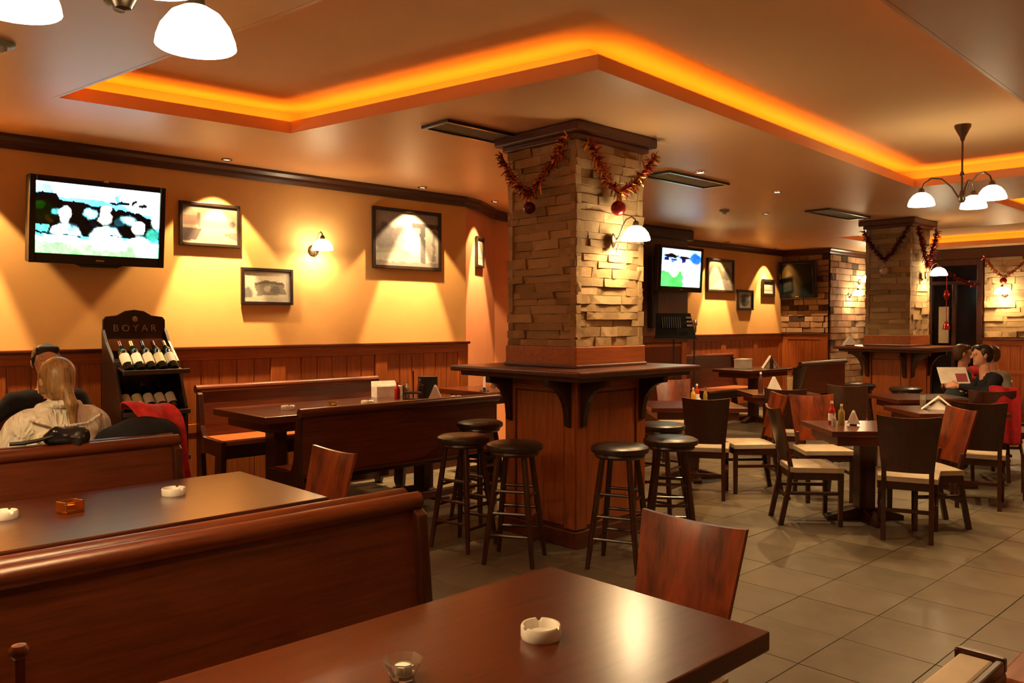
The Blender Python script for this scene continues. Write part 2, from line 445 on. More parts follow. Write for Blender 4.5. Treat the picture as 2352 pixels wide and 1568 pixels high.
# ------------------------------------------------------------------ columns with bar counters
def column(name, x0, y0, x1, y1, label, clabel, seed, faces=4, rowh=.062, lens=.27):
    rn = random.Random(seed)
    t = tag(MB().bb((x0+.03, y0+.03, 0), (x1-.03, y1-.03, ZC)).build(name, MORTAR), label, 'column', 'stone columns with bar counters')
    FS = [((x0+.03, y1), (0, -1), (-1, 0), y1-y0), ((x0, y0+.03), (1, 0), (0, -1), x1-x0), ((x1-.03, y0), (0, 1), (1, 0), y1-y0), ((x1, y1-.03), (-1, 0), (0, 1), x1-x0)]
    for i, (o_, u_, n_, W_) in enumerate(FS):
        stone_face(t, o_, u_, n_, W_, 1.425, 2.885, rowh if i < 2 else .12, lens if i < 2 else .4, .022, STONE_MESH, 'stone', rn, joint=.003)
    # wooden capital, collar and pedestal
    c = MB().bb((x0-.03, y0-.03, 2.885), (x1+.03, y1+.03, 2.93)).build('capital_moulding', WD_RED[0], t, bevel=.01)
    MB().bb((x0-.075, y0-.075, 2.925), (x1+.075, y1+.075, ZC-.002)).build('capital', WD_RED[0], t, bevel=.012)
    MB().bb((x0-.012, y0-.012, 1.272), (x1+.012, y1+.012, 1.425)).build('collar', WD_ORG[0], t, bevel=.006)
    MB().bb((x0-.022, y0-.022, 1.272), (x1+.022, y1+.022, 1.30)).build('collar_bead', WD_RED[0], t, bevel=.008)
    # bar pedestal and counter: a thing of its own around the column
    b = thing('bar_counter', clabel, 'bar counter', ((x0+x1)/2, (y0+y1)/2, 0), 0, 'bar counters around the columns')
    ax, ay = (x1-x0)/2, (y1-y0)/2
    MB().box((0, 0, .62), (2*ax+.0, 2*ay+.0, 1.16)).build('pedestal', WD_RED[2], b)
    MB().box((0, 0, .06), (2*ax+.06, 2*ay+.06, .12)).build('plinth', WD_RED[0], b, bevel=.008)
    for sx in (-1, 1):
        for sy in (-1, 1):
            MB().box((sx*(ax-.045), sy*(ay+.008), .66), (.105, .02, 1.06)).build('stile', WD_ORG[2], b, bevel=.004)
            MB().box((sx*(ax+.008), sy*(ay-.045), .66), (.02, .105, 1.06)).build('stile', WD_ORG[2], b, bevel=.004)
    for sx in (-1, 1):
        MB().box((sx*(ax+.006), 0, 1.15), (.016, 2*ay-.2, .10)).build('rail', WD_ORG[1], b, bevel=.004)
        MB().box((0, sx*(ay+.006), 1.15), (2*ax-.2, .016, .10)).build('rail', WD_ORG[0], b, bevel=.004)
        MB().box((sx*(ax+.003), 0, .62), (.010, 2*ay-.22, .94)).build('panel', WD_ORG[2], b, bevel=.003)
        MB().box((0, sx*(ay+.003), .62), (2*ax-.22, .010, .94)).build('panel', WD_ORG[2], b, bevel=.003)
    ov = .315
    MB().box((0, 0, 1.252), (2*(ax+ov), 2*(ay+ov), .042)).build('counter_top', WD_RED[0], b, bevel=.012, seg=3)
    MB().box((0, 0, 1.215), (2*(ax+ov-.06), 2*(ay+ov-.06), .034)).build('counter_apron', WD_DARK[0], b, bevel=.006)
    prof = [(0, 1.198), (.235, 1.198), (.235, 1.155)] + [(.235-.20*math.sin(q*math.pi/12), 1.155-.24*(1-math.cos(q*math.pi/12))) for q in range(1, 7)] + [(.03, .87), (0, .85)]
    for sx in (-1, 1):
        for sy in (-1, 1):
            MB().prism(prof, (sx*(ax+.016), sy*(ay-.05)-.025, 0), (sx, 0, 0), (0, 0, 1), (0, 1, 0), .05).build('bracket', WD_DARK[2], b, bevel=.005)
            MB().prism(prof, (sx*(ax-.05)-.025, sy*(ay+.016), 0), (0, sy, 0), (0, 0, 1), (1, 0, 0), .05).build('bracket', WD_DARK[2], b, bevel=.005)
    return t
C1 = (4.30, 3.86, 5.07, 4.56); C2 = (11.43, 4.27, 12.13, 4.87)
column('column', *C1, 'large square stone-clad column standing in the middle of the pub', 'wooden bar counter wrapped around the large stone column in the middle', 3)
column('column', *C2, 'farther stone-clad column at the right', 'wooden bar counter wrapped around the farther column at the right', 9, rowh=.075, lens=.30)

# brick and stone facing on the far walls
rn = random.Random(21)
stone_face(w_bk1, (14.95, 8.0), (0, -1), (-1, 0), .95, 1.40, 2.88, .105, .25, .022, BRICK_MESH, 'brick', rn, dark=.07, joint=.012, rowjit=.1)
stone_face(w_bk2, (14.97, 7.05), (1, 0), (0, -1), 2.0, .02, 2.88, .125, .29, .022, BRICK_MESH, 'brick', rn, dark=.09, joint=.012, rowjit=.1)
stone_face(w_far, (17.0, 5.0), (0, -1), (-1, 0), 1.9, 1.32, 2.86, .10, .36, .035, STONE_MESH, 'stone', rn)
MB().bb((16.93, YMIN, 2.80), (17.0, 7.03, ZC-.002)).build('beam', WD_DARK[1], w_far, bevel=.01)
plaster_low = MB().bb((16.985, YMIN, 1.30), (16.999, 3.1, 2.8)).build('plaster', W_OCHRE, w_far)

# ------------------------------------------------------------------ tables
ROTC = YAW - math.pi/2          # local +y looks away from the camera, +x to its right
def booth_table(label, x0, x1, y0, y1, z, th=.055):
    t = thing('booth_table', label, 'table', ((x0+x1)/2, (y0+y1)/2, 0), 0, 'long booth tables')
    W, D = x1-x0, y1-y0
    MB().box((0, 0, z-th/2), (W, D, th)).build('table_top', WD_TABLE[0], t, bevel=.006)
    MB().box((0, 0, z-th-.04), (W-.16, D-.2, .08)).build('apron', WD_DARK[0], t, bevel=.004)
    for s in (-1, 1):
        MB().box((s*(W/2-.32), 0, (z-th-.08+.07)/2), (.11, .16, z-th-.08-.07)).build('leg', WD_DARK[2], t, bevel=.006)
        MB().prism([(-.33, 0), (.33, 0), (.33, .03), (.10, .08), (-.10, .08), (-.33, .03)], (s*(W/2-.32)-.045, 0, 0), (0, 1, 0), (0, 0, 1), (1, 0, 0), .09).build('foot', WD_DARK[1], t, bevel=.006)
    return t
T1 = booth_table('large glossy brown table in the very front with ashtray and glass candle holder', -.35, 2.035, 1.115, 1.945, .76)
T2 = booth_table('booth table behind the front bench reflecting blue television light', -.6, 2.07, 3.45, 4.40, .76)
T3 = booth_table('booth table along the wall holding condiments, napkins and a white box', 2.83, 4.95, 5.60, 6.50, .90)
T4 = booth_table('dark booth table in the corner beside the salmon wall', 5.45, 6.6, 6.05, 6.85, .90)

def square_table(label, c, rot, w=.80, d=.70, z=.76):
    t = thing('square_table', label, 'table', (c[0], c[1], 0), rot, 'square dining tables on the tiled floor')
    MB().box((0, 0, z-.0225), (w, d, .045)).build('table_top', WD_TABLE[0], t, bevel=.006)
    MB().box((0, 0, z-.085), (w-.14, d-.14, .08)).build('apron', WD_RED[0], t, bevel=.004)
    MB().box((0, 0, (z-.125+.09)/2), (.13, .13, z-.125-.09)).build('leg', WD_DARK[2], t, bevel=.006)
    for u, v in (((1, 0, 0), (0, 1, 0)), ((0, 1, 0), (1, 0, 0))):
        o = Vector(v)*-.04
        MB().prism([(-.31, 0), (.31, 0), (.31, .035), (.09, .095), (-.09, .095), (-.31, .035)], o, u, (0, 0, 1), v, .08).build('foot', WD_DARK[0], t, bevel=.005)
    return t
FT1 = (6.66, 2.83); FT2 = (7.12, 4.80); FT3 = (8.47, 2.83)
square_table('square table with napkins and sauce bottles among the nearest dining chairs', FT1, ROTC)
square_table('square table just right of the large column, sauce bottles on it', FT2, ROTC, .95, .75)
square_table('pale-lit square table holding a folded napkin pyramid at the far right', FT3, ROTC, .85, .75)
FT4 = (11.9, 6.85)
square_table('distant table below the rear wall pictures with a white box on it', FT4, 0, 1.3, .7, .86)
FT5 = (9.75, 3.50)
square_table('distant table at which the people on the right are sitting', FT5, ROTC, .9, .75)
square_table('square table partly hidden behind the chairs near the farther column', (9.15, 4.95), ROTC, .8, .7)

# ------------------------------------------------------------------ benches
def end_profile(hb, hs, side):
    # profile (y, z) of a bench end board; back at y=0, seat towards side
    P = [(-.03, 0), (.05, 0), (.10, .12), (.06, hs-.14), (.16, hs-.12), (.34, hs-.13), (.30, .06), (.33, 0), (.43, 0), (.45, .16), (.47, hs-.05), (.47, hs+.0), (.10, hs+.01), (.055, hs+.10), (.02, hb-.06), (-.03, hb-.03)]
    return [(y*side, z) for y, z in P]
def bench(label, x0, x1, yb, face, hb=.95, hs=.45, double=False):
    t = thing('booth_bench', label, 'bench', ((x0+x1)/2, yb, 0), 0, 'wooden booth benches')
    L = x1-x0; h = L/2
    sides = (-1, 1) if double else (face,)
    for s in sides:
        off = s*.085 if double else 0.0
        # back board, slightly raked
        lean = .05
        MB().prism([(0, hs-.0), (.028, hs-.0), (.028-lean, hb-.035), (-lean, hb-.035)], (-h+.03, off, 0), (0, s, 0), (0, 0, 1), (1, 0, 0), L-.06).build('back_board', WD_RED[0], t, bevel=.004)
        MB().tube([(-h, off-s*.04, hb-.02), (h, off-s*.04, hb-.02)], .036, 12).build('top_rail', WD_RED[0], t, smooth=True)
        MB().bb((-h+.03, off+s*.02, hs-.04), (h-.03, off+s*.46, hs)).build('seat', WD_ORG[0], t, bevel=.012)
        MB().bb((-h+.05, off+s*.40, hs-.15), (h-.05, off+s*.43, hs-.04)).build('apron', WD_DARK[0], t, bevel=.004)
        MB().bb((-h+.05, off+s*.20, .10), (h-.05, off+s*.24, .16)).build('stretcher', WD_RED[0], t, bevel=.004)
        for e in (-h, h-.045):
            pr = end_profile(hb, hs, s); pr = [(y+off, z) for y, z in pr]
            MB().prism(pr, (e, 0, 0), (0, 1, 0), (0, 0, 1), (1, 0, 0), .045).build('end_board', WD_DARK[2], t, bevel=.006)
    if double:
        MB().bb((-h+.02, -.06, .12), (h-.02, .06, hb-.09)).build('core_panel', WD_DARK[0], t)
    else:
        s = -face
        MB().bb((-h+.03, s*.02, hs-.0), (h-.03, s*.035, hb-.06)).build('rear_panel', WD_RED[0], t, bevel=.003)
    return t
bench('long double-sided wooden bench with red-brown back in the front left', -1.2, 1.83, 2.47, -1, .96, double=True)
bench('double-sided wooden bench behind the seated woman in the cream jacket', -1.2, 1.83, 4.72, -1, .95, double=True)
bench('wooden bench with its back to the camera left of the bar stools', 2.93, 4.86, 5.32, 1, .965, .50)
bench('wooden bench against the panelled wall below the two framed photographs', 2.85, 4.70, 6.86, -1, 1.05, .63)
bench('wooden bench against the wall left of the wine rack', -1.2, 1.98, 6.62, -1, .97, .50)
bench('distant wooden bench by the brick wall, its back towards the camera', 12.0, 13.6, 6.15, 1, .97, .48)
bench('distant dark bench against the rear wall panelling behind the white box', 11.2, 12.75, 7.72, -1, 1.05, .5)

# ------------------------------------------------------------------ dining chairs
def chair_master():
    t = thing('dining_chair', 'x', 'chair', group='dark dining chairs with cream seats')
    # faces +y
    def seat_mesh():
        bm = bmesh.new(); n = 9
        g = [[None]*n for _ in range(n)]
        for i in range(n):
            for j in range(n):
                x = (i/(n-1)-.5); y = (j/(n-1)-.5)
                wdt = .40+.05*(y+.5)
                e = max(abs(x), abs(y))*2
                g[i][j] = bm.verts.new((x*wdt, y*.40, .478-.016*e**4))
        for i in range(n-1):
            for j in range(n-1): bm.faces.new((g[i][j], g[i+1][j], g[i+1][j+1], g[i][j+1]))
        r = bmesh.ops.extrude_face_region(bm, geom=bm.faces[:])
        for v in r['geom']:
            if isinstance(v, bmesh.types.BMVert): v.co.z = .425
        bmesh.ops.recalc_face_normals(bm, faces=bm.faces)
        me = bpy.data.meshes.new('seat'); bm.to_mesh(me); bm.free(); return me
    me = seat_mesh(); me.materials.append(CREAM_SEAT); me.polygons.foreach_set('use_smooth', [True]*len(me.polygons))
    me.set_sharp_from_angle(angle=R(50))
    o = bpy.data.objects.new('seat', me); COL.objects.link(o); o.parent = t
    mb = MB(); mb.bb((-.20, .175, .365), (.20, .195, .425)).bb((-.185, -.195, .365), (.185, -.175, .425))
    mb.bb((-.205, -.18, .365), (-.185, .18, .425)).bb((.185, -.18, .365), (.205, .18, .425)).build('seat_frame', WD_DARK[0], t, bevel=.004)
    for s in (-1, 1):
        MB().prism([(-.018, .0), (.014, .0), (.020, .42), (-.020, .42)], (s*.195-.018, .185, 0), (0, 1, 0), (0, 0, 1), (1, 0, 0), .036).build('leg', WD_DARK[2], t, bevel=.004)
        # rear leg sweeping back, rising as back post
        pts = [(-.285, 0), (-.245, 0), (-.185, .30), (-.170, .45), (-.190, .54), (-.200, .585), (-.232, .585), (-.222, .54), (-.205, .45), (-.222, .30)]
        MB().prism(pts, (s*.158-.017, 0, 0), (0, 1, 0), (0, 0, 1), (1, 0, 0), .034).build('leg', WD_DARK[2], t, bevel=.004)
        MB().bb((s*.19-.011, -.20, .245), (s*.19+.011, .18, .272)).build('stretcher', WD_DARK[1], t, bevel=.003)
    MB().bb((-.185, -.215, .20), (.185, -.195, .228)).build('stretcher', WD_DARK[0], t, bevel=.003)
    # curved solid veneer backrest, wider at the top
    nu, nv = 10, 8; V = []; F = []
    for side in (0, 1):
        for j in range(nv+1):
            z = .50+.42*j/nv; hw = .175+.035*(j/nv)
            yb = -.185-.10*(j/nv)**1.1
            for i in range(nu+1):
                u = i/nu*2-1
                zz = z - (.018*u*u*-1 if j == nv else 0) - (.012 if j == nv else 0)
                V.append((u*hw, yb-.028*(1-u*u)+(.0 if side == 0 else -.018), zz))
    N = (nu+1)*(nv+1)
    for j in range(nv):
        for i in range(nu):
            a = j*(nu+1)+i
            F.append((a, a+1, a+nu+2, a+nu+1)); F.append((N+a, N+a+nu+1, N+a+nu+2, N+a+1))
    for i in range(nu):
        F.append((i, N+i, N+i+1, i+1)); a = nv*(nu+1)+i; F.append((a, a+1, N+a+1, N+a))
    for j in range(nv):
        a = j*(nu+1); F.append((a, a+nu+1, N+a+nu+1, N+a)); a += nu; F.append((a, N+a, N+a+nu+1, a+nu+1))
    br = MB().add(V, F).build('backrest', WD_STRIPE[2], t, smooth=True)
    br.data.materials.append(WD_DARK[2])          # outer side of the backrest coloured darker in place of its shade
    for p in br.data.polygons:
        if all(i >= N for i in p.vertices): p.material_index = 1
    return t
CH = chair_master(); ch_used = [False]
def chair(label, x, y, deg):
    """deg: direction the sitter faces (0 = +X)"""
    if ch_used[0]: o = copy_tree(CH)
    else: o = CH; ch_used[0] = True
    o['label'] = label; o.location = (x, y, 0); o.rotation_euler = (0, 0, R(deg-90)); return o
F_ = math.degrees(YAW)
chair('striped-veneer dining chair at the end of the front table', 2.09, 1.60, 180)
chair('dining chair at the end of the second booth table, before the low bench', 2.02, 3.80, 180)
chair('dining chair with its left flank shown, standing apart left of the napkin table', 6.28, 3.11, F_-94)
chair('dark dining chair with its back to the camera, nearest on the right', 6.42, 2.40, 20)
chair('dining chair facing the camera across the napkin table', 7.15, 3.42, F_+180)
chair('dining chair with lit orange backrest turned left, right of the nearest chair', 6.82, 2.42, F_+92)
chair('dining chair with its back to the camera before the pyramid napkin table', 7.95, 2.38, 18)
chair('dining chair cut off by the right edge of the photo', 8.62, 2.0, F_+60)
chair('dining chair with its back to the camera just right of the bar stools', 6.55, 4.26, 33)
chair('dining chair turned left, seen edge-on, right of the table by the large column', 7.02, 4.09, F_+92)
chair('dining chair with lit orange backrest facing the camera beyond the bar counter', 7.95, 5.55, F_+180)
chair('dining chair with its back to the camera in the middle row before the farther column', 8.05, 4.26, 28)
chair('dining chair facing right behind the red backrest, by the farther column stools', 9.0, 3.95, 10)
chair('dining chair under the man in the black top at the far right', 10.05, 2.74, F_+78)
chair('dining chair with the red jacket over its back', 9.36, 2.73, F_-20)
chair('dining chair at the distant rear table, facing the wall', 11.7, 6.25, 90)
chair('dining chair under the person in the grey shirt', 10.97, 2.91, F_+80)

# ------------------------------------------------------------------ bar stools
def stool_master():
    t = thing('bar_stool', 'x', 'stool', group='round bar stools around the columns')
    MB().lathe([(.0, .742), (.165, .742), (.186, .75), (.192, .765), (.188, .782), (.165, .794), (.09, .800), (0, .801)], n=28, cap=False).build('seat', BLACK_LEATHER, t, smooth=True)
    MB().lathe([(0, .715), (.16, .715), (.168, .728), (.165, .742), (0, .742)], n=24, cap=False).build('seat_base', WD_DARK[0], t, smooth=True)
    legs = []
    for a in range(4):
        ca, sa = math.cos(math.pi/4+a*math.pi/2), math.sin(math.pi/4+a*math.pi/2)
        top = Vector((ca*.125, sa*.125, .72)); bot = Vector((ca*.235, sa*.235, 0))
        legs.append((top, bot))
        MB().tube([bot, bot.lerp(top, .15), bot.lerp(top, .5), top], [.015, .018, .021, .019], 10).build('leg', WD_DARK[2], t, smooth=True)
    for a in range(4):
        t0, b0 = legs[a]; t1, b1 = legs[(a+1) % 4]
        for f in ((.22+.05*(a % 2)), (.42+.05*(a % 2)), (.62+.05*(a % 2))):
            MB().tube([b0.lerp(t0, f), b1.lerp(t1, f)], .011, 8).build('rung', WD_DARK[0], t, smooth=True)
    return t
ST = stool_master(); st_used = [False]
def stool(label, x, y, deg=20):
    if st_used[0]: o = copy_tree(ST)
    else: o = ST; st_used[0] = True
    o['label'] = label; o.location = (x, y, 0); o.rotation_euler = (0, 0, R(deg)); return o
stool('leftmost bar stool at the large column, beside the low wooden bench', 3.78, 4.47, 12)
stool('bar stool before the left face of the large column', 3.80, 3.96, 30)
stool('bar stool half hidden behind the leftmost stools of the large column', 4.42, 5.02, 5)
stool('bar stool before the right face of the large column, nearest its corner', 4.22, 3.40, 22)
stool('second bar stool right of the large column corner', 4.76, 3.38, 40)
stool('bar stool with light-catching seat right of the large column', 5.36, 3.90, 10)
stool('left bar stool at the farther column', 10.72, 4.62, 15)
stool('middle bar stool at the farther column', 10.55, 3.98, 33)
stool('right bar stool at the farther column', 11.35, 3.65, 33)

# ------------------------------------------------------------------ pictures drawn into colour attributes
def canvas(w, h, c): a = np.zeros((h, w, 3)); a[:] = c; return a
def ell(a, cx, cy, rx, ry, c, soft=.15, alpha=1.0):
    h, w, _ = a.shape; Y, X = np.mgrid[0:h, 0:w]; X = (X+.5)/w; Y = (Y+.5)/h
    d = np.sqrt(((X-cx)/rx)**2+((Y-cy)/ry)**2); m = np.clip((1+soft-d)/(2*soft), 0, 1)[..., None]*alpha
    a[:] = a*(1-m)+np.array(c)*m
def rect(a, x0, y0, x1, y1, c, alpha=1.0):
    h, w, _ = a.shape; X0, X1, Y0, Y1 = int(x0*w), max(int(x0*w)+1, int(x1*w)), int(y0*h), max(int(y0*h)+1, int(y1*h))
    a[Y0:Y1, X0:X1] = a[Y0:Y1, X0:X1]*(1-alpha)+np.array(c)*alpha
def poly(a, pts, c):
    h, w, _ = a.shape; Y, X = np.mgrid[0:h, 0:w]; X = (X+.5)/w; Y = (Y+.5)/h
    ins = np.zeros((h, w), bool); k = len(pts)
    for i in range(k):
        x0, y0 = pts[i]; x1, y1 = pts[(i+1) % k]
        cnd = ((y0 > Y) != (y1 > Y)) & (X < (x1-x0)*(Y-y0)/((y1-y0) if abs(y1-y0) > 1e-9 else 1e-9)+x0)
        ins ^= cnd
    a[ins] = c
def speckle(a, amt, seed=0):
    r = np.random.RandomState(seed); n = r.rand(*a.shape[:2])[..., None]; a[:] = np.clip(a*(1+amt*(n-.5)*2), 0, 1)
def colour_mat(name, emit=0.0, rough=.25):
    if name in MC: return MC[name]
    m, nt, b = new_mat(name); at = nt.nodes.new('ShaderNodeVertexColor'); at.layer_name = 'picture'
    nt.links.new(at.outputs[0], b.inputs['Base Color']); b.inputs['Roughness'].default_value = rough
    if emit:
        nt.links.new(at.outputs[0], b.inputs['Emission Color']); b.inputs['Emission Strength'].default_value = emit
        b.inputs['Base Color'].default_value = (0, 0, 0, 1)
        for l in list(b.inputs['Base Color'].links): nt.links.remove(l)
    MC[name] = m; return m
def picture_mesh(name, a, W, H_, mat, gain=1.0):
    """flat panel in local XZ plane facing -Y, image a (row 0 = top)"""
    h, w, _ = a.shape; vs = []; fs = []; cols = []
    for j in range(h):
        for i in range(w):
            vs.append(((i/(w-1)-.5)*W, 0, (.5-j/(h-1))*H_)); cols.append((*(a[j, i]*gain), 1))
    for j in range(h-1):
        for i in range(w-1):
            fs.append((j*w+i, (j+1)*w+i, (j+1)*w+i+1, j*w+i+1))
    me = bpy.data.meshes.new(name); me.from_pydata(vs, [], fs)
    ca = me.color_attributes.new('picture', 'FLOAT_COLOR', 'POINT')
    ca.data.foreach_set('color', np.array(cols, dtype=np.float32).ravel()); me.materials.append(mat); return me

def warp(a, amp, seed, k=7):
    h, w, _ = a.shape; r = np.random.RandomState(seed+40); D_ = []
    for _q in range(2):
        n = r.rand(h//k+3, w//k+3)-.5; yy = np.arange(h)/k; xx = np.arange(w)/k; y0 = yy.astype(int); x0 = xx.astype(int); fy = (yy-y0)[:, None]; fx = (xx-x0)[None]
        D_.append((n[y0][:, x0]*(1-fx)+n[y0][:, x0+1]*fx)*(1-fy)+(n[y0+1][:, x0]*(1-fx)+n[y0+1][:, x0+1]*fx)*fy)
    Y, X = np.mgrid[0:h, 0:w]; Y2 = np.clip(np.round(Y+D_[0]*amp*h), 0, h-1).astype(int); X2 = np.clip(np.round(X+D_[1]*amp*w), 0, w-1).astype(int)
    return a[Y2, X2]
def tv_grain(a, seed):
    a = warp(a, .045, seed, 5); h, w, _ = a.shape; r = np.random.RandomState(seed); m = np.ones((h, w))
    for k, amp in ((12, .35), (5, .30), (2, .25)):
        n = r.rand(h//k+3, w//k+3); yy = np.arange(h)/k; xx = np.arange(w)/k; y0 = yy.astype(int); x0 = xx.astype(int); fy = (yy-y0)[:, None]; fx = (xx-x0)[None]
        v = (n[y0][:, x0]*(1-fx)+n[y0][:, x0+1]*fx)*(1-fy)+(n[y0+1][:, x0]*(1-fx)+n[y0+1][:, x0+1]*fx)*fy
        m *= 1+amp*(v-.5)*2
    return np.clip(np.clip(a, 0, 1)**2.5*m[..., None]*1.05, 0, 1.1)
def tv_image_crowd():
    a = canvas(128, 72, (.30, .62, .75))
    rect(a, 0, 0, 1, .10, (.90, .92, 1.0)); rect(a, .15, .08, .62, .20, (1, .96, 1)); ell(a, .90, .14, .22, .20, (.95, 1, 1)); rect(a, .0, .05, .14, .14, (.45, .75, .85))
    poly(a, [(0, .16), (.06, .13), (.17, .16), (.18, .24), (.62, .30), (.62, .34), (0, .26)], (.012, .02, .035))
    poly(a, [(0, .24), (.36, .29), (.66, .34), (.95, .44), (1, .72), (0, .72)], (.010, .028, .030))
    ell(a, .06, .42, .10, .16, (.012, .060, .022)); ell(a, .03, .34, .05, .05, (.05, .16, .04)); ell(a, .10, .52, .03, .05, (.12, .08, .02))
    rect(a, .60, .20, .74, .245, (.02, .03, .09)); poly(a, [(.74, .22), (.80, .15), (.82, .18), (.76, .25)], (.02, .04, .06)); ell(a, .86, .23, .03, .035, (.03, .06, .08))
    poly(a, [(.62, .30), (.82, .34), (.93, .46), (.92, .55), (.86, .46), (.66, .42)], (.008, .012, .016)); ell(a, .97, .42, .05, .14, (.85, .97, .92))
    ell(a, .42, .40, .05, .08, (.45, .72, .80)); ell(a, .66, .50, .04, .07, (.08, .18, .20)); ell(a, .73, .46, .05, .06, (.55, .80, .85), .4); ell(a, .45, .54, .03, .05, (.02, .05, .08)); ell(a, .16, .40, .03, .05, (.25, .5, .5))
    for cx, cy, s_ in ((.23, .45, 1.0), (.545, .42, 1.12), (.82, .57, .88)):
        ell(a, cx+.01, cy+.27*s_, .11*s_, .14*s_, (.80, .92, .98)); ell(a, cx+.04, cy+.20*s_, .05*s_, .08*s_, (.35, .55, .62), .4, .7); ell(a, cx-.05, cy+.22*s_, .04, .06, (1, 1, 1))
        ell(a, cx, cy, .048*s_, .105*s_, (.95, .90, .82)); ell(a, cx-.005, cy-.07*s_, .046*s_, .055*s_, (1, 1, 1)); ell(a, cx+.018, cy+.015, .016*s_, .03*s_, (.75, .60, .50))
    rect(a, .0, .60, .11, .70, (.25, .50, .45)); poly(a, [(.12, .70), (.36, .73), (.36, .75), (.12, .72)], (.15, .22, .25)); poly(a, [(.60, .68), (.72, .71), (.70, .73), (.58, .70)], (.10, .16, .20)); ell(a, .95, .66, .06, .08, (.15, .4, .35))
    rect(a, 0, .77, 1, .84, (.85, .98, .96)); rect(a, 0, .84, 1, 1, (.42, .85, .40)); rect(a, .08, .74, .30, .80, (.9, 1, 1)); rect(a, .45, .80, .72, .92, (.92, 1, .80), .6); rect(a, .80, .86, 1, 1, (.55, .95, .70))
    return tv_grain(a, 2)
def tv_image_players():
    a = canvas(72, 60, (.55, .75, .95)); rect(a, .0, .60, 1, 1, (.25, .80, .28)); rect(a, 0, .30, 1, .60, (.85, .92, .95))
    ell(a, .26, .10, .17, .09, (.95, .90, .75)); ell(a, .60, .12, .13, .10, (.95, .88, .78)); ell(a, .25, .19, .17, .05, (.008, .015, .05)); ell(a, .58, .23, .14, .045, (.008, .012, .05))
    rect(a, .08, .24, .20, .33, (.05, .08, .35)); rect(a, .26, .25, .40, .33, (.06, .10, .40)); rect(a, .50, .28, .62, .36, (.04, .06, .3)); ell(a, .85, .24, .14, .16, (.10, .32, .75)); ell(a, .33, .42, .03, .07, (.02, .03, .06)); ell(a, .30, .34, .05, .04, (.3, .4, .6))
    ell(a, .33, .55, .12, .18, (1, .88, .92)); rect(a, .28, .66, .36, .76, (.9, .7, .7), .6); ell(a, .68, .55, .15, .24, (1, .97, 1)); rect(a, .56, .62, 1, 1, (.80, .97, .95), .75); ell(a, .85, .42, .12, .08, (.9, .55, .6), .3, .6)
    return tv_grain(a, 1)
def photo_tower():
    a = canvas(60, 44, (.86, .83, .80)); ell(a, .5, .05, .6, .25, (.97, .95, .92))
    ell(a, .20, .52, .22, .25, (.33, .33, .36)); ell(a, .38, .45, .12, .18, (.38, .38, .42)); ell(a, .16, .34, .07, .14, (.35, .35, .38))
    rect(a, .58, .22, .98, .95, (.86, .84, .80)); rect(a, .58, .19, 1.0, .28, (.25, .25, .28)); rect(a, .70, .25, .79, .98, (.22, .22, .25)); rect(a, .90, .3, .95, .9, (.5, .48, .46))
    ell(a, .25, .75, .26, .08, (.45, .46, .45)); ell(a, .28, .82, .3, .06, (.7, .72, .68)); rect(a, 0, .93, 1, 1, (.55, .48, .46)); speckle(a, .10, 3); return a
def photo_bridge():
    a = canvas(52, 36, (.80, .74, .60)); poly(a, [(.22, .42), (.45, .30), (.85, .40), (.9, .75), (.28, .80)], (.30, .28, .24))
    poly(a, [(.22, .42), (.45, .30), (.85, .38), (.87, .46), (.45, .40), (.23, .48)], (.16, .15, .13)); ell(a, .5, .58, .08, .1, (.62, .58, .5)); ell(a, .68, .60, .09, .12, (.2, .19, .17))
    poly(a, [(.08, .2), (.16, .2), (.30, .95), (.22, .95)], (.82, .78, .66)); ell(a, .07, .75, .12, .2, (.28, .28, .27)); rect(a, 0, .88, 1, 1, (.72, .68, .58)); ell(a, .95, .4, .05, .5, (.55, .53, .48)); speckle(a, .12, 5); return a
def photo_square():
    a = canvas(52, 36, (.93, .86, .66)); rect(a, .0, .28, .28, .55, (.75, .52, .44)); rect(a, .28, .20, .33, .60, (.45, .36, .33)); rect(a, .33, .38, .95, .56, (.72, .58, .48))
    poly(a, [(0, .60), (.35, .62), (.25, .92), (0, .95)], (.26, .21, .22)); poly(a, [(.35, .66), (.6, .6), (.95, .95), (.25, .92)], (.90, .80, .70)); poly(a, [(.7, .72), (1, .66), (1, .9)], (.62, .42, .36)); ell(a, .9, .45, .06, .08, (.35, .3, .28)); speckle(a, .10, 6); return a
def photo_road():
    a = canvas(40, 40, (.55, .46, .34)); rect(a, .5, .05, .95, .35, (.80, .72, .55)); ell(a, .25, .35, .28, .22, (.40, .34, .24)); poly(a, [(.05, .95), (.5, .62), (.9, .66), (.95, .98)], (.86, .78, .70)); ell(a, .75, .45, .12, .2, (.38, .38, .36)); speckle(a, .15, 8); return a
def photo_dark():
    a = canvas(28, 32, (.82, .80, .72)); ell(a, .5, .28, .3, .14, (.2, .2, .2)); ell(a, .5, .62, .3, .26, (.35, .36, .36)); rect(a, .35, .4, .6, .9, (.18, .2, .22)); speckle(a, .2, 9); return a
def photo_pale():
    a = canvas(28, 28, (.80, .76, .66)); ell(a, .5, .5, .36, .3, (.66, .60, .52)); rect(a, .1, .70, .9, .75, (.4, .36, .3)); speckle(a, .12, 10); return a

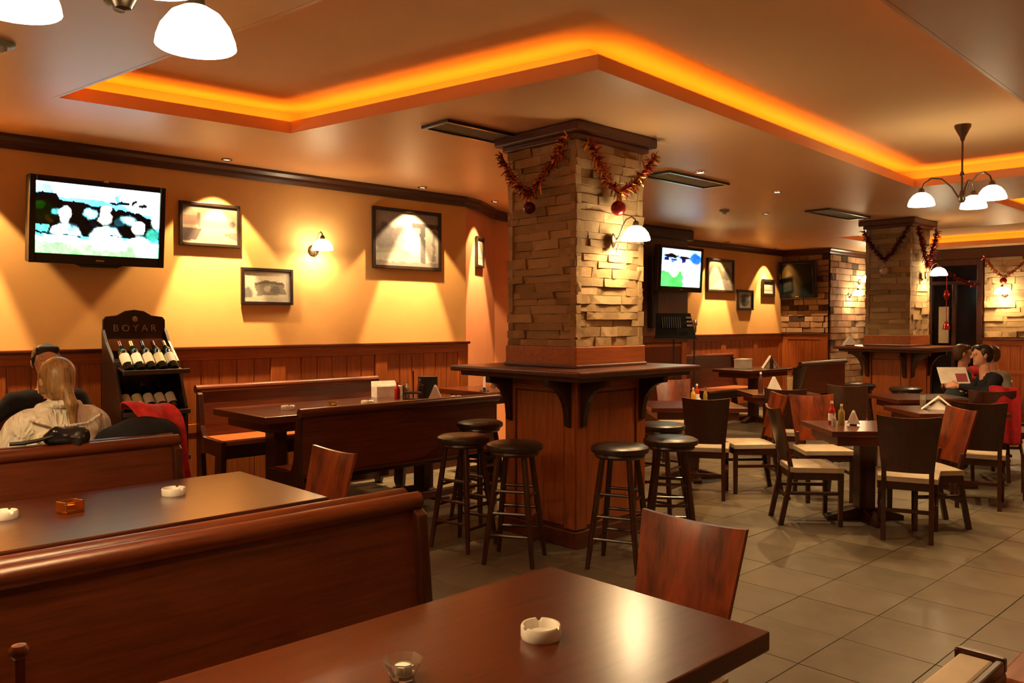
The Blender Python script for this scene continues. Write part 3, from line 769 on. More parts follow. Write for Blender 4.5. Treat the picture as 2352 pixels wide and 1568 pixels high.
def frame(label, c, W, H_, img, rotz=0.0, fw=.028, depth=.035, tilt=0.0, mat=None, gain=.42):
    t = thing('picture_frame', label, 'picture', c, rotz, 'framed photographs on the walls')
    if tilt: t.rotation_euler = (tilt, 0, rotz)
    m = mat or plain('black_brown_frame', (.016, .008, .005), .4)
    for nm, a, b in (('l', (-W/2, -H_/2), (-W/2+fw, H_/2)), ('r', (W/2-fw, -H_/2), (W/2, H_/2)), ('t', (-W/2+fw, H_/2-fw), (W/2-fw, H_/2)), ('b', (-W/2+fw, -H_/2), (W/2-fw, -H_/2+fw))):
        MB().bb((a[0], -depth, a[1]), (b[0], -.002, b[1])).build('frame_bar', m, t, bevel=.004)
    MB().bb((-W/2+.01, -.012, -H_/2+.01), (W/2-.01, -.003, H_/2-.01)).build('backing', BLACK, t)
    me = picture_mesh('photograph', warp(img, .035, int(W*1000) % 97, 4), W-2*fw, H_-2*fw, colour_mat('photo_print'), gain)
    o = bpy.data.objects.new('photograph', me); COL.objects.link(o); o.parent = t; o.location = (0, -.014, 0)
    return t
frame('framed photo of a pale square, right of the large television', (3.05, 7.045, 2.452), .545, .378, photo_square(), depth=.026, gain=.20)
frame('framed black and white photo of an arched building, lowest on the ochre wall', (3.585, 7.045, 1.93), .515, .335, photo_bridge(), depth=.026, gain=.55)
frame('large framed black and white photo of towers beside the wall lamp', (5.18, 7.045, 2.472), .89, .63, photo_tower(), fw=.036, depth=.03, gain=.28)
dd = Vector((7.05-6.0, 7.72-7.05, 0)).normalized()
frame('small framed picture on the salmon wall', (6.43, 7.32, 2.43), .30, .36, photo_pale(), math.atan2(dd.y, dd.x), depth=.03)
frame('framed colour photo of a pale road next to the distant television', (12.72, 7.995, 2.43), .86, .585, photo_road(), fw=.035, gain=.3)
frame('small dark framed photo, lowest on the rear wall', (13.54, 7.995, 2.01), .56, .37, photo_dark(), fw=.04)
frame('small pale framed photo next to the dark screen', (14.38, 7.995, 2.26), .46, .32, photo_pale(), fw=.05)

# ------------------------------------------------------------------ televisions
def television(label, c, W, H_, rotz, tilt, img, emit, depth=.09, logo=True, arm=.15):
    t = thing('television', label, 'television', c, rotz, 'flat televisions on the walls')
    t.rotation_euler = (tilt, 0, rotz)
    bz = .045; bb = .075
    hs_ = MB().bb((-W/2, 0, -H_/2), (W/2, depth, H_/2)).build('housing', BLACK, t, bevel=.015)
    for a, b in (((-W/2, -H_/2), (-W/2+bz, H_/2)), ((W/2-bz, -H_/2), (W/2, H_/2)), ((-W/2+bz, H_/2-bz), (W/2-bz, H_/2)), ((-W/2+bz, -H_/2), (W/2-bz, -H_/2+bb))):
        MB().bb((a[0], -.022, a[1]), (b[0], .001, b[1])).build('bezel', plain('gloss_black', (.008, .008, .010), .12), t, bevel=.006)
    if img is not None:
        me = picture_mesh('screen', img, W-2*bz, H_-bz-bb, colour_mat('screen_%d' % int(emit*100), emit))
    else:
        me = picture_mesh('screen', canvas(8, 8, (.004, .008, .007)), W-2*bz, H_-bz-bb, colour_mat('dead_screen', 0, .12))
    o = bpy.data.objects.new('screen', me); COL.objects.link(o); o.parent = t; o.location = (0, -.004, (bb-bz)/2)
    MB().box((0, -.024, -H_/2+bb*.45), (.06, .006, .012)).build('badge', CHROME, hs_)
    MB().prism([(-W*.18, 0), (W*.18, 0), (W*.13, -.02), (-W*.13, -.02)], (0, -.02, -H_/2), (1, 0, 0), (0, 0, 1), (0, 1, 0), .05).build('speaker_lip', BLACK, hs_, bevel=.004)
    if arm: MB().box((0, depth+arm/2, 0), (.16, arm, .18)).build('bracket', BLACK, t, bevel=.004)
    return t
tv1 = television('large lit television on the ochre wall, upper left', (2.075, 6.80, 2.365), .98, .645, 0, R(6), tv_image_crowd(), 5.0, arm=.15)
tv2 = television('smaller lit television mounted on the wooden pier, right of the large column', (10.06, 6.98, 2.375), 1.08, .66, 0, R(3), tv_image_players(), 3.6, arm=.14)
tv3 = television('dark switched-off screen hung on the brick wall', (14.74, 7.58, 2.41), .72, .70, R(-90), R(5), None, 0, arm=.07)
MB().box((.03, -.03, .645/2+.0), (.035, .02, .022)).build('sensor', CHROME, tv1)

# ------------------------------------------------------------------ lamps
def bell(r=.10, hgt=.10, n=28, th=.004):
    outp = [(.022, hgt), (.035, hgt*.97), (r*.62, hgt*.80), (r*.86, hgt*.48), (r*.97, hgt*.18), (r, 0)]
    inp = [(x-th if x > .03 else x-.002, z-.003) for x, z in outp[::-1]]
    return outp + inp
def shade_part(parent, c, r=.10, hgt=.10, mat=None, watts=8.0):
    sh = MB().lathe(bell(r, hgt), c, 28, cap=False).build('shade', mat or SHADE, parent, smooth=True)
    cap = MB().lathe([(0, hgt+.035), (.014, hgt+.035), (.022, hgt+.02), (.026, hgt-.004), (0, hgt-.004)], c, 16, cap=False).build('shade_holder', IRON, sh, smooth=True)
    l = lamp_obj('POINT', 'bulb_light', (c[0], c[1], c[2]+hgt*.48), watts, WARM, parent); l.data.shadow_soft_size = .035
    return l
def sconce(label, c, rotz, watts, r=.105):
    """faces local -Y from the wall at local y=0"""
    t = thing('wall_lamp', label, 'lamp', c, rotz, 'bell-shaped glass wall lamps')
    MX = Matrix.Rotation(R(90), 3, 'X')
    MB().lathe([(0, 0), (.052, 0), (.056, .008), (.045, .018), (.018, .026), (0, .028)], (0, 0, 0), 20, cap=False, M=MX).build('back_plate', IRON, t, smooth=True)
    arm = [(0, -.02, 0), (0, -.05, .03), (0, -.075, .10), (0, -.10, .15), (0, -.14, .168), (0, -.165, .15), (0, -.17, .125)]
    MB().tube(arm, .006, 8).build('arm', IRON, t, smooth=True)
    MB().tube([(0, -.03, -.005), (0, -.045, -.03), (0, -.03, -.06), (0, -.032, -.09)], .003, 6).build('pull_chain', IRON, t, smooth=True)
    shade_part(t, (0, -.17, .0), r, r*.98, glow('lit_wall_lamp_glass', (.9, .85, .75), (1, .80, .48), 32.0), watts)
    return t
sconce('lit bell-shaped wall lamp between the photographs on the ochre wall', (4.07, 7.045, 2.29), 0, SCONCE_W*.8, .10)
sconce('lit bell-shaped wall lamp on the right face of the large stone column', (4.66, 3.83, 2.195), R(32), SCONCE_W*1.1, .105)
sconce('lit bell-shaped lamp on the right face of the farther column', (11.85, 4.235, 2.24), R(25), SCONCE_W, .11)
sconce('upper lit lamp on the brick wall beside the farther column', (16.2, 7.02, 2.40), 0, SCONCE_W*.9, .13)
sconce('lower lit lamp on the brick wall beside the farther column', (15.75, 7.02, 2.12), 0, SCONCE_W*.5, .10)
sconce('lit lamp on the far stone wall at the right edge, below tinsel', (16.96, 4.66, 2.12), R(-90), SCONCE_W*1.2, .13)

def chandelier(label, c, zc, zs, n, a0, reach, r=.103, watts=CHAND_W):
    t = thing('chandelier', label, 'lamp', c, 0, 'bronze chandeliers with white glass shades')
    MB().lathe([(0, zc), (.062, zc), (.060, zc-.02), (.02, zc-.10), (.012, zc-.13), (0, zc-.13)], n=20, cap=False).build('canopy', IRON, t, smooth=True)
    MB().tube([(0, 0, zc-.12), (0, 0, zs+.02)], .008, 8).build('stem', IRON, t, smooth=True)
    MB().lathe([(0, zs-.01), (.018, zs-.005), (.03, zs+.02), (.022, zs+.05), (.012, zs+.09), (0, zs+.10)], n=16, cap=False).build('hub', IRON, t, smooth=True)
    MB().lathe([(0, zc-.42), (.016, zc-.41), (.018, zc-.395), (.008, zc-.37), (0, zc-.37)], n=12, cap=False).build('stem_knop', IRON, t, smooth=True)
    for k in range(n):
        a = a0+2*math.pi*k/n; ca, sa = math.cos(a), math.sin(a)
        pts = [(ca*q*reach, sa*q*reach, zs+.02+z_) for q, z_ in ((.05, 0), (.25, .10), (.5, .17), (.75, .18), (.93, .14), (1.0, .09))]
        MB().tube(pts, .007, 8).build('arm', IRON, t, smooth=True)
        shade_part(t, (ca*reach, sa*reach, zs-.02), r, r*1.02, SHADE, watts)
    return t
chandelier('bronze chandelier with three lit glass shades hanging in the lit tray at the right', (7.26, 2.316, 0), ZT, 2.58, 3, R(121), .30)
chandelier('near chandelier with lit glass shades cut off by the top edge of the photo', (.695, 2.085, 0), ZC, 2.36, 3, R(25.7), .245, r=.104, watts=CHAND_W*.35)
chandelier('chandelier further along the second lit ceiling tray', (13.6, 2.4, 0), ZT, 2.56, 3, R(30), .30)

chandelier('added unseen chandelier over the left booths, lighting the seated woman', (-.45, 3.55, 0), ZC, 2.36, 3, R(60), .26, watts=CHAND_W*1.2)  # out of view, added to light the seated woman's back
# recessed spots and downlights
def downlight(label, x, y, watts, cone, blend=.3, z=ZC, col=WARM, lit=2.0, tilt=(0, 0), beam=0.0):
    t = thing('ceiling_spot', label, 'ceiling light', (x, y, z), 0, 'recessed ceiling spotlights')
    MB().lathe([(.030, -.001), (.048, -.001), (.046, -.010), (.034, -.012), (.030, -.004)], n=20, cap=False).build('ring', CHROME, t, smooth=True)
    MB().lathe([(0, -.003), (.031, -.003), (.031, -.006), (0, -.006)], n=16, cap=False).build('lens', glow('spot_lens_%d' % int(lit), (.9, .85, .7), (1, .8, .5), lit), t)
    l = lamp_obj('SPOT', 'spot_light', (0, 0, -.022), watts, col, t); l.data.spot_size = R(cone); l.data.spot_blend = blend; l.data.shadow_soft_size = .02
    l.rotation_euler = (tilt[0], tilt[1], 0)
    if beam:
        l.data.energy = watts*.45
        b = lamp_obj('SPOT', 'beam_light', (0, 0, -.022), watts*beam, col, t); b.data.spot_size = R(46); b.data.spot_blend = .35; b.data.shadow_soft_size = .02
        b.rotation_euler = (R(9), 0, 0)
    return t
downlight('wall spot over the far left, above the television end', 1.05, 6.80, SPOT_W, 82, .15, beam=1.35)
downlight('wall spot above the photo of the pale square', 3.10, 6.80, SPOT_W, 82, .15, beam=1.35)
downlight('wall spot above the photo of towers', 5.20, 6.80, SPOT_W, 88, .15, beam=1.35)
downlight('corner spot lighting the salmon wall', 6.42, 7.02, SPOT_W*.5, 84, .2, beam=2.0)
downlight('rear wall spot above the photo of the road', 12.55, 7.74, SPOT_W*1.1, 86, .2, beam=1.35)
downlight('rear wall spot above the small pale photo', 14.25, 7.74, SPOT_W*.7, 80, .2, beam=1.0)
downlight('bright downlight in the ceiling next to the middle vent', 6.56, 4.34, DOWN_W, 125, .6, lit=60)
downlight('bright downlight in the ceiling between the middle and far vents', 8.14, 4.42, DOWN_W, 125, .6, lit=60)
downlight('dim downlight in the ceiling further left of the far vent', 9.66, 5.40, DOWN_W*.8, 125, .6, lit=4)
downlight('added unseen downlight in the lowered ceiling over the near aisle', 4.2, -.4, DOWN_W*.5, 130, .6)  # extra lamp out of view, put in as weak fill for the near area

# ------------------------------------------------------------------ ceiling fittings
def vent(label, x0, x1, y0, y1):
    t = thing('ceiling_vent', label, 'vent', ((x0+x1)/2, (y0+y1)/2, ZC), 0, 'long ceiling air vents')
    W, D = x1-x0, y1-y0; f = .03
    for a, b in (((-W/2, -D/2), (W/2, -D/2+f)), ((-W/2, D/2-f), (W/2, D/2)), ((-W/2, -D/2+f), (-W/2+f, D/2-f)), ((W/2-f, -D/2+f), (W/2, D/2-f))):
        MB().bb((a[0], a[1], -.022), (b[0], b[1], -.001)).build('frame_bar', WD_DARK[0], t, bevel=.003)
    MB().bb((-W/2+f, -D/2+f, -.006), (W/2-f, D/2-f, -.001)).build('plate', plain('vent_grey', (.48, .44, .31), .6), t)
    for k in range(7):
        y = -D/2+f+(D-2*f)*(k+.5)/7
        MB().box((0, y, -.011), (W-2*f, .006, .004), Matrix.Rotation(R(30), 3, 'X')).build('slat', plain('vent_slat', (.40, .37, .27), .5), t)
    return t
vent('dark-framed ceiling vent left of the large column', 3.59, 4.60, 4.41, 4.71)
vent('dark-framed ceiling vent right of the large column', 6.27, 7.30, 4.48, 4.80)
vent('dark-framed ceiling vent before the farther column', 9.75, 10.95, 4.60, 4.92)
def detector(label, x, y):
    t = thing('smoke_detector', label, 'smoke detector', (x, y, ZC), 0, 'round detectors on the near ceiling')
    MB().lathe([(0, -.001), (.062, -.001), (.06, -.018), (.045, -.026), (0, -.027)], n=24, cap=False).build('base', plain('grey_green_plastic', (.22, .23, .17), .45), t, smooth=True)
    MB().lathe([(0, -.026), (.026, -.026), (.024, -.045), (.012, -.052), (0, -.053)], n=16, cap=False).build('sensor', plain('pale_plastic', (.45, .40, .30), .4), t, smooth=True)
detector('round detector on the ceiling between the two near lamp shades', 1.246, 3.79)
detector('round detector on the ceiling at the left edge', 1.0, 4.75)
detector('small round detector on the ceiling left of the far vent', 9.0, 5.6)

# ------------------------------------------------------------------ tinsel garlands and baubles
TINSEL_G = plain('gold_tinsel', (.75, .38, .10), .28, .9, var=.4, scale=60)
TINSEL_R = plain('red_tinsel', (.36, .04, .03), .3, .85, var=.5, scale=60)
TINSEL_P = plain('purple_tinsel', (.20, .04, .07), .3, .8, var=.5, scale=60)
def garland(label, pts, nrm, mats, seed, rad=.062, dens=560):
    rn = random.Random(seed); pts = [Vector(p) for p in pts]; nrm = Vector(nrm)
    t = thing('tinsel_garland', label, 'garland', pts[0], 0, 'tinsel garlands'); o = pts[0]
    core = [p + nrm*rad*.7 - o for p in pts]
    MB().tube(core, .006, 6).build('cord', mats[0], t, smooth=True)
    segs = [(core[i], core[i+1]) for i in range(len(core)-1)]; tot = sum((b-a).length for a, b in segs)
    for mi, m in enumerate(mats):
        mb = MB()
        for a, b in segs:
            for _ in range(int(dens*(b-a).length/len(mats))):
                p = a.lerp(b, rn.random()); d = Vector((rn.gauss(0, 1), rn.gauss(0, 1), rn.gauss(0, 1))).normalized()
                if d.dot(nrm) < -.45: d -= 2*d.dot(nrm)*nrm
                l = rad*rn.uniform(.6, 1.3); s = d.cross(Vector((rn.gauss(0, 1), rn.gauss(0, 1), rn.gauss(0, 1)))).normalized()*.0045
                q = p+d*l*.55+Vector((0, 0, -.004)); e = p+d*l+Vector((0, 0, -.012))
                mb.add([p-s, p+s, q+s*1.2, q-s*1.2, e+s*.6, e-s*.6], [(0, 1, 2, 3), (3, 2, 4, 5)])
        ob = mb.build('strands', m, t)
    return t
def sag(a, b, c, k=7, s=.04):
    """V-shaped swag a -> b (low point) -> c with slight droop"""
    a, b, c = Vector(a), Vector(b), Vector(c); out = []
    for p, q in ((a, b), (b, c)):
        for i in range(k):
            f = i/k; r = p.lerp(q, f); r.z -= s*math.sin(f*math.pi); out.append(r)
    return out+[c]
x0, y0, x1, y1 = C1
fx, fy = x0-.03, y0-.03
garland('gold tinsel swag on the dark left face of the large column', sag((fx, y1+.0, 2.86), (fx, 4.24, 2.53), (fx, y0+.02, 2.90)), (-1, 0, 0), (TINSEL_G, TINSEL_R), 1)
garland('gold tinsel swag on the lamp-lit face of the large column', sag((x0+.04, fy, 2.88), (4.66, fy, 2.53), (x1+.03, fy, 2.86)), (0, -1, 0), (TINSEL_G, TINSEL_R), 2)
def bauble(label, c, r, mat, rib=None):
    t = thing('bauble', label, 'bauble', c, 0, 'baubles hanging from the tinsel')
    prof = [(r*math.sin(math.pi*i/12)+.0005, -r*math.cos(math.pi*i/12)) for i in range(13)]
    MB().lathe(prof, n=20, cap=True).build('ball', mat, t, smooth=True)
    MB().lathe([(.012, r-.004), (.012, r+.014), (.0, r+.016)], n=10, cap=False).build('cap', TINSEL_G, t, smooth=True)
    MB().tube([(0, 0, r+.012), (0, 0, r+.07)], .0015, 5).build('string', TINSEL_G, t)
RED_B = plain('red_glass_ball', (.22, .012, .008), .15, .5); PURP_B = plain('plum_glass_ball', (.10, .012, .035), .15, .5); PALE_B = plain('pale_glass_ball', (.6, .42, .34), .2, .3)
bauble('dark red bauble above the lamp on the large column', (4.66, fy-.055, 2.425), .055, RED_B)
bauble('plum bauble on the dark left face of the large column', (fx-.055, 4.24, 2.43), .045, PURP_B)
X0, Y0, X1, Y1 = C2
garland('dark red tinsel on the lamp-lit face of the farther column', sag((X0+.02, Y0-.03, 2.88), (11.80, Y0-.03, 2.38), (X1, Y0-.03, 2.86)), (0, -1, 0), (TINSEL_P, TINSEL_R), 3, .07)
garland('dark tinsel on the left face of the farther column', sag((X0-.03, Y1, 2.86), (X0-.03, 4.58, 2.45), (X0-.03, Y0, 2.88)), (-1, 0, 0), (TINSEL_P, TINSEL_P), 4, .05)
bauble('pale bauble on the left face of the farther column', (X0-.085, 4.58, 2.30), .06, PALE_B)
garland('gold tinsel swag above the lamp on the far stone wall', sag((16.94, 5.0, 2.82), (16.94, 4.66, 2.44), (16.94, 4.25, 2.80)), (-1, 0, 0), (TINSEL_G, TINSEL_R), 5, .05)
bauble('dark red bauble under the tinsel on the far stone wall', (16.86, 4.66, 2.36), .06, RED_B)
garland('dark red tinsel across the doorway', sag((16.92, 5.95, 2.75), (16.92, 5.60, 2.55), (16.92, 5.10, 2.30)), (-1, 0, 0), (TINSEL_P, TINSEL_R), 6, .05)
t = thing('hanging_ornament', 'red hanging ornament in front of the dark doorway', 'ornament', (16.85, 5.62, 0))
MB().tube([(0, 0, 2.55), (0, 0, 1.55)], .006, 6).build('cord', TINSEL_R, t)
MB().lathe([(0, 2.24), (.045, 2.20), (.06, 2.12), (.03, 2.03), (0, 2.02)], n=14, cap=False).build('bow', RED_B, t, smooth=True)
MB().lathe([(0, 1.64), (.03, 1.60), (.06, 1.53), (.07, 1.46), (0, 1.45)], n=14, cap=False).build('bell', RED_B, t, smooth=True)

# ------------------------------------------------------------------ small table objects
def ashtray(label, x, y, z, r=.056, h=.034):
    t = thing('ashtray', label, 'ashtray', (x, y, z), 0, 'white ceramic ashtrays')
    n = 60; prof = [(.0, .0), (r*.96, 0), (r, .006), (r, h*.88), (r*.95, h), (r*.86, h), (r*.80, h*.85), (r*.72, .012), (0, .010)]
    mb = MB().lathe(prof, n=n, cap=False)
    for i, v in enumerate(mb.v):           # three cigarette notches in the rim
        a = math.atan2(v[1], v[0])
        for k in range(3):
            d = abs((a-(.9+k*2*math.pi/3)+math.pi) % (2*math.pi)-math.pi)
            if d < .09 and v[2] > h*.8: mb.v[i] = (v[0], v[1], v[2]-.008)
    mb.build('bowl', WHITE_CER, t, smooth=True); return t
ashtray('white round ashtray standing on the front table', 1.55, 1.515, .7601, .054, .036)
ashtray('white round ashtray near the right end of the second booth table', 1.55, 4.02, .7601)
ashtray('white round ashtray at the left edge of the photo on the second booth table', .83, 4.03, .7601)
ashtray('white round ashtray left on the wall booth table', 3.22, 5.98, .9001)
ashtray('white round ashtray in the middle of the wall booth table', 3.92, 5.90, .9001)
ashtray('pale ashtray at the right end of the wall booth table', 4.75, 5.72, .9001, .05)
FLAME = glow('candle_wax', (.95, .85, .65), (1, .75, .4), .15)
def tealight(label, x, y, z, mat, square=False, r=.048, h=.045):
    t = thing('tealight_holder', label, 'candle holder', (x, y, z), 0.3, 'small glass tealight holders')
    if square:
        mb = MB(); s = r*.8
        mb.bb((-s, -s, 0), (s, s, .010))
        for a, b in (((-s, -s), (s, -s+.006)), ((-s, s-.006), (s, s)), ((-s, -s+.006), (-s+.006, s-.006)), ((s-.006, -s+.006), (s, s-.006))): mb.bb((a[0], a[1], .0101), (b[0], b[1], .05))
        mb.build('glass', mat, t, bevel=.002)
    else:
        n = 12; prof = [(0, 0), (r*.55, 0), (r*.62, .006), (r, h), (r*.92, h+.002), (r*.55, .014), (0, .012)]
        MB().lathe(prof, n=8, cap=False).build('glass', mat, t)
    MB().lathe([(0, .015), (.019, .015), (.019, .030), (.017, .031), (0, .028)], n=18, cap=False).build('wax', FLAME, t, smooth=True)
    MB().lathe([(.0195, .013), (.0215, .013), (.0215, .032), (.0195, .032)], n=18, cap=False).build('tin_cup', CHROME, t, smooth=True)
    return t
tealight('faceted clear glass tealight holder at the bottom edge on the front table', 1.135, 1.565, .7601, glass('clear_glass', (.95, .9, .8)), r=.050, h=.045)
tealight('amber square glass tealight holder on the second booth table', 1.075, 3.97, .7601, glass('amber_glass', (.85, .33, .05)), True, .052)
tealight('yellow tealight holder between the ashtrays of the wall booth table', 3.56, 5.86, .9001, glass('yellow_glass', (.9, .62, .15)), r=.04, h=.05)

def bottle(label, x, y, z, h, r, col, capc, group='sauce bottles on the tables', squeeze=False, lab=None):
    t = thing('sauce_bottle', label, 'bottle', (x, y, z), 0, group)
    body = [(0, 0), (r*.95, 0), (r, .006), (r, h*.58), (r*.85, h*.68), (r*.38, h*.80), (r*.34, h*.90), (0, h*.90)]
    bd = MB().lathe(body, n=16, cap=False).build('body', col, t, smooth=True)
    MB().lathe([(0, h*.89), (r*.42, h*.89), (r*.40, h*.985), (r*.1 if squeeze else r*.38, h), (0, h)], n=14, cap=False).build('cap', capc, bd, smooth=True)
    if lab: MB().lathe([(r*1.01, h*.16), (r*1.01, h*.48)], n=16, cap=False).build('label', lab, bd, smooth=True)
    return t
KETCH = plain('ketchup_red', (.42, .02, .012), .25); MUST = plain('mustard_yellow', (.55, .36, .04), .3); OILG = plain('oil_glass', (.30, .22, .05), .1, 0, .6)
PEPP = plain('pepper_glass', (.45, .40, .34), .2); VINE = plain('vinegar_glass', (.10, .03, .012), .1)
def napkin(label, x, y, z, rot=0, s=.09, h=.12):
    """folded paper napkin fan standing in a holder"""
    t = thing('napkin_holder', label, 'napkins', (x, y, z), rot, 'napkins on the tables')
    MB().bb((-s*.55, -.03, 0), (s*.55, .03, .012)).build('holder', IRON, t, bevel=.003)
    for k in range(3):
        yy = -.018+.018*k
        MB().prism([(-s, .012), (s, .012), (s*.15, h*(.9+.05*k)), (-s*.15, h*(.9+.05*k))], (0, yy-.004, 0), (1, 0, 0), (0, 0, 1), (0, 1, 0), .008).build('napkin', PAPER, t)
    return t
def caddy(label, x, y, z, rot=0):
    t = thing('condiment_caddy', label, 'caddy', (x, y, z), rot, 'wooden condiment caddies')
    MB().bb((-.09, -.06, 0), (.09, .06, .012)).build('base', WD_DARK[0], t, bevel=.003)
    for s in (-1, 1): MB().bb((-.09, s*.054-.005, .05), (.09, s*.054+.005, .07)).build('rail', WD_DARK[0], t, bevel=.002)
    for s in (-1, 1): MB().bb((s*.085-.005, -.06, .012), (s*.085+.005, .06, .13)).build('side', WD_DARK[2], t, bevel=.002)
    MB().bb((-.006, -.006, .012), (.006, .006, .26)).build('handle', WD_DARK[2], t, bevel=.002)
    return t
# on the wall booth table
caddy('dark wooden caddy of small bottles on the wall booth table', 4.50, 6.03, .9001, ROTC)
bottle('clear pepper bottle standing in the wall booth caddy', 4.455, 6.06, .913, .15, .022, PEPP, CHROME)
bottle('dark vinegar bottle standing in the wall booth caddy', 4.55, 6.00, .913, .17, .022, VINE, CHROME)
bottle('red sauce bottle left of the wall booth caddy', 4.40, 6.14, .9001, .15, .026, KETCH, KETCH)
napkin('white napkins at the right of the wall booth caddy', 4.62, 5.86, .9001, ROTC, .06, .13)
t = thing('menu_holder', 'black upright menu holder behind the napkins on the wall booth table', 'menu holder', (4.66, 6.02, .9001), ROTC)
MB().bb((-.09, -.012, 0), (.09, .012, .20)).build('board', BLACK, t, bevel=.003); MB().bb((-.10, -.035, 0), (.10, .035, .014)).build('base', BLACK, t, bevel=.003)
t = thing('white_box', 'white open box standing on the wall booth table', 'box', (4.47, 6.40, .9001), R(-12))
mb = MB(); mb.bb((-.13, -.07, 0), (.13, .07, .008))
MB().bb((-.13, -.07, 0), (.13, .07, .006)).build('bottom', PAPER, t)
for a, b in (((-.13, -.07), (.13, -.064)), ((-.13, .064), (.13, .07)), ((-.13, -.064), (-.124, .064)), ((.124, -.064), (.13, .064))): MB().bb((a[0], a[1], .006), (b[0], b[1], .10)).build('wall', PAPER, t)
MB().prism([(-.13, 0), (.13, 0), (.12, .05), (-.12, .05)], (0, .07, .10), (1, 0, 0), (0, .5, .86), (0, .86, -.5), .004).build('flap', PAPER, t)
t = thing('candle', 'thin pale candle on a dark stand beside the leftmost bar stools', 'candle', (5.52, 6.2, .9001))
MB().lathe([(0, 0), (.05, 0), (.045, .012), (.012, .02), (.012, .04), (0, .04)], n=14, cap=False).build('stand', BLACK, t, smooth=True)
MB().tube([(0, 0, .04), (0, 0, .17)], [.012, .007], 8).build('wax', FLAME, t, smooth=True)
t = thing('folded_menu', 'black folded menu with a pale page on the corner booth table', 'menu', (6.05, 6.45, .9001), R(-30))
MB().prism([(-.15, 0), (-.14, 0), (0, .18), (.14, 0), (.15, 0), (.005, .195), (-.005, .195)], (0, -.1, 0), (1, 0, 0), (0, 0, 1), (0, 1, 0), .2).build('cover', BLACK, t)
MB().bb((-.05, -.22, 0), (.05, -.12, .006)).build('page', PAPER, t)
# on the dining tables
def at(tbl, a, b, z=.7601): p = Vector((*tbl, 0))+RT*a+FW*b; return p.x, p.y, z
bottle('ketchup bottle on the napkin table of the nearest chairs', *at(FT1, -.23, .10), .19, .028, KETCH, WHITE_CER, lab=PAPER)
bottle('mustard bottle on the napkin table of the nearest chairs', *at(FT1, -.17, .05), .17, .026, OILG, WHITE_CER)
bottle('short pepper bottle on the napkin table of the nearest chairs', *at(FT1, -.26, -.02), .10, .018, PEPP, CHROME)
napkin('white folded napkins on the table of the nearest chairs', *at(FT1, -.08, .03), ROTC-R(22), .05, .12)
bottle('ketchup bottle on the table just right of the large column', *at(FT2, .08, .12), .20, .028, KETCH, WHITE_CER, lab=PAPER)
bottle('mustard bottle on the table just right of the large column', *at(FT2, .02, .02), .17, .026, MUST, WHITE_CER)
bottle('oil bottle on the table just right of the large column', *at(FT2, .14, .00), .17, .022, OILG, CHROME)
napkin('white napkins on the table just right of the large column', *at(FT2, .04, -.18), ROTC, .06, .08)
def pyramid(label, x, y, z, rot, s=.12, h=.11):
    t = thing('folded_napkin', label, 'napkins', (x, y, z), rot, 'napkins on the tables')
    MB().prism([(-s, 0), (-s+.012, 0), (0, h-.014), (s-.012, 0), (s, 0), (0, h)], (0, -.06, 0), (1, 0, 0), (0, 0, 1), (0, 1, 0), .12).build('outer_fold', PAPER, t)
    MB().prism([(-s*.7, 0), (s*.7, 0), (0, h*.70)], (0, -.03, 0), (1, 0, 0), (0, 0, 1), (0, 1, 0), .05).build('inner_fold', PAPER, t)
    return t
pyramid('white napkin folded as a pyramid on the far right table', *at(FT3, -.06, .0), ROTC-R(27), .15, .13)
def tumbler(label, x, y, z, h=.12, r=.033):
    t = thing('drinking_glass', label, 'glass', (x, y, z), 0, 'drinking glasses on the far tables')
    MB().lathe([(0, 0), (r*.8, 0), (r, h), (r*.94, h), (r*.74, .01), (0, .01)], n=16, cap=False).build('tumbler', glass('tumbler_glass', (.9, .88, .82)), t, smooth=True)
    MB().lathe([(0, .011), (r*.72, .011), (r*.86, h*.6), (0, h*.6)], n=16, cap=False).build('drink', OILG, t, smooth=True)
tumbler('left drinking glass behind the napkin pyramid', *at(FT3, -.10, .22)); tumbler('right drinking glass behind the napkin pyramid', *at(FT3, .06, .24))
t = thing('paper_menu', 'pale sheet lying beside the napkin pyramid', 'paper', at(FT3, .18, -.03), ROTC)
MB().bb((-.11, -.07, 0), (.11, .07, .004)).build('sheet', PAPER, t); MB().bb((-.10, -.06, .0041), (.10, -.045, .005)).build('heading', plain('brown_print', (.35, .2, .1), .7), t)
# rear tables
t = thing('white_box', 'white box on the distant rear table', 'box', (11.75, 6.95, .8601), R(10))
MB().bb((-.16, -.09, 0), (.16, .09, .15)).build('body', PAPER, t, bevel=.004); MB().bb((-.165, -.095, .13), (.165, .095, .155)).build('lid', PAPER, t, bevel=.004)
pyramid('white napkins folded as a tent on the distant rear table', 12.25, 6.75, .8601, ROTC, .13, .2)
bottle('brown bottle next to the distant napkin tent', 12.05, 6.62, .8601, .22, .03, VINE, CHROME)
C5 = (9.15, 4.95)
bottle('brown beer bottle on the table behind the edge-on chair', *at(C5, -.20, .0), .24, .032, VINE, PAPER)
napkin('white napkins on the table behind the edge-on chair', *at(C5, -.02, .05), ROTC, .09, .18)
t = thing('beer_glass', 'tall glass of amber beer behind the edge-on chair', 'glass', at(C5, .18, .08))
MB().lathe([(0, 0), (.035, 0), (.042, .19), (.039, .19), (.032, .012), (0, .012)], n=18, cap=False).build('glass', glass('beer_glass', (.95, .9, .8)), t, smooth=True)
MB().lathe([(0, .013), (.031, .013), (.037, .165), (0, .165)], n=18, cap=False).build('beer', glow('beer_amber', (.7, .42, .1), (.7, .4, .1), .1), t, smooth=True)
napkin('white napkins on the counter of the farther column', 11.3, 5.02, 1.2735, ROTC, .10, .13)

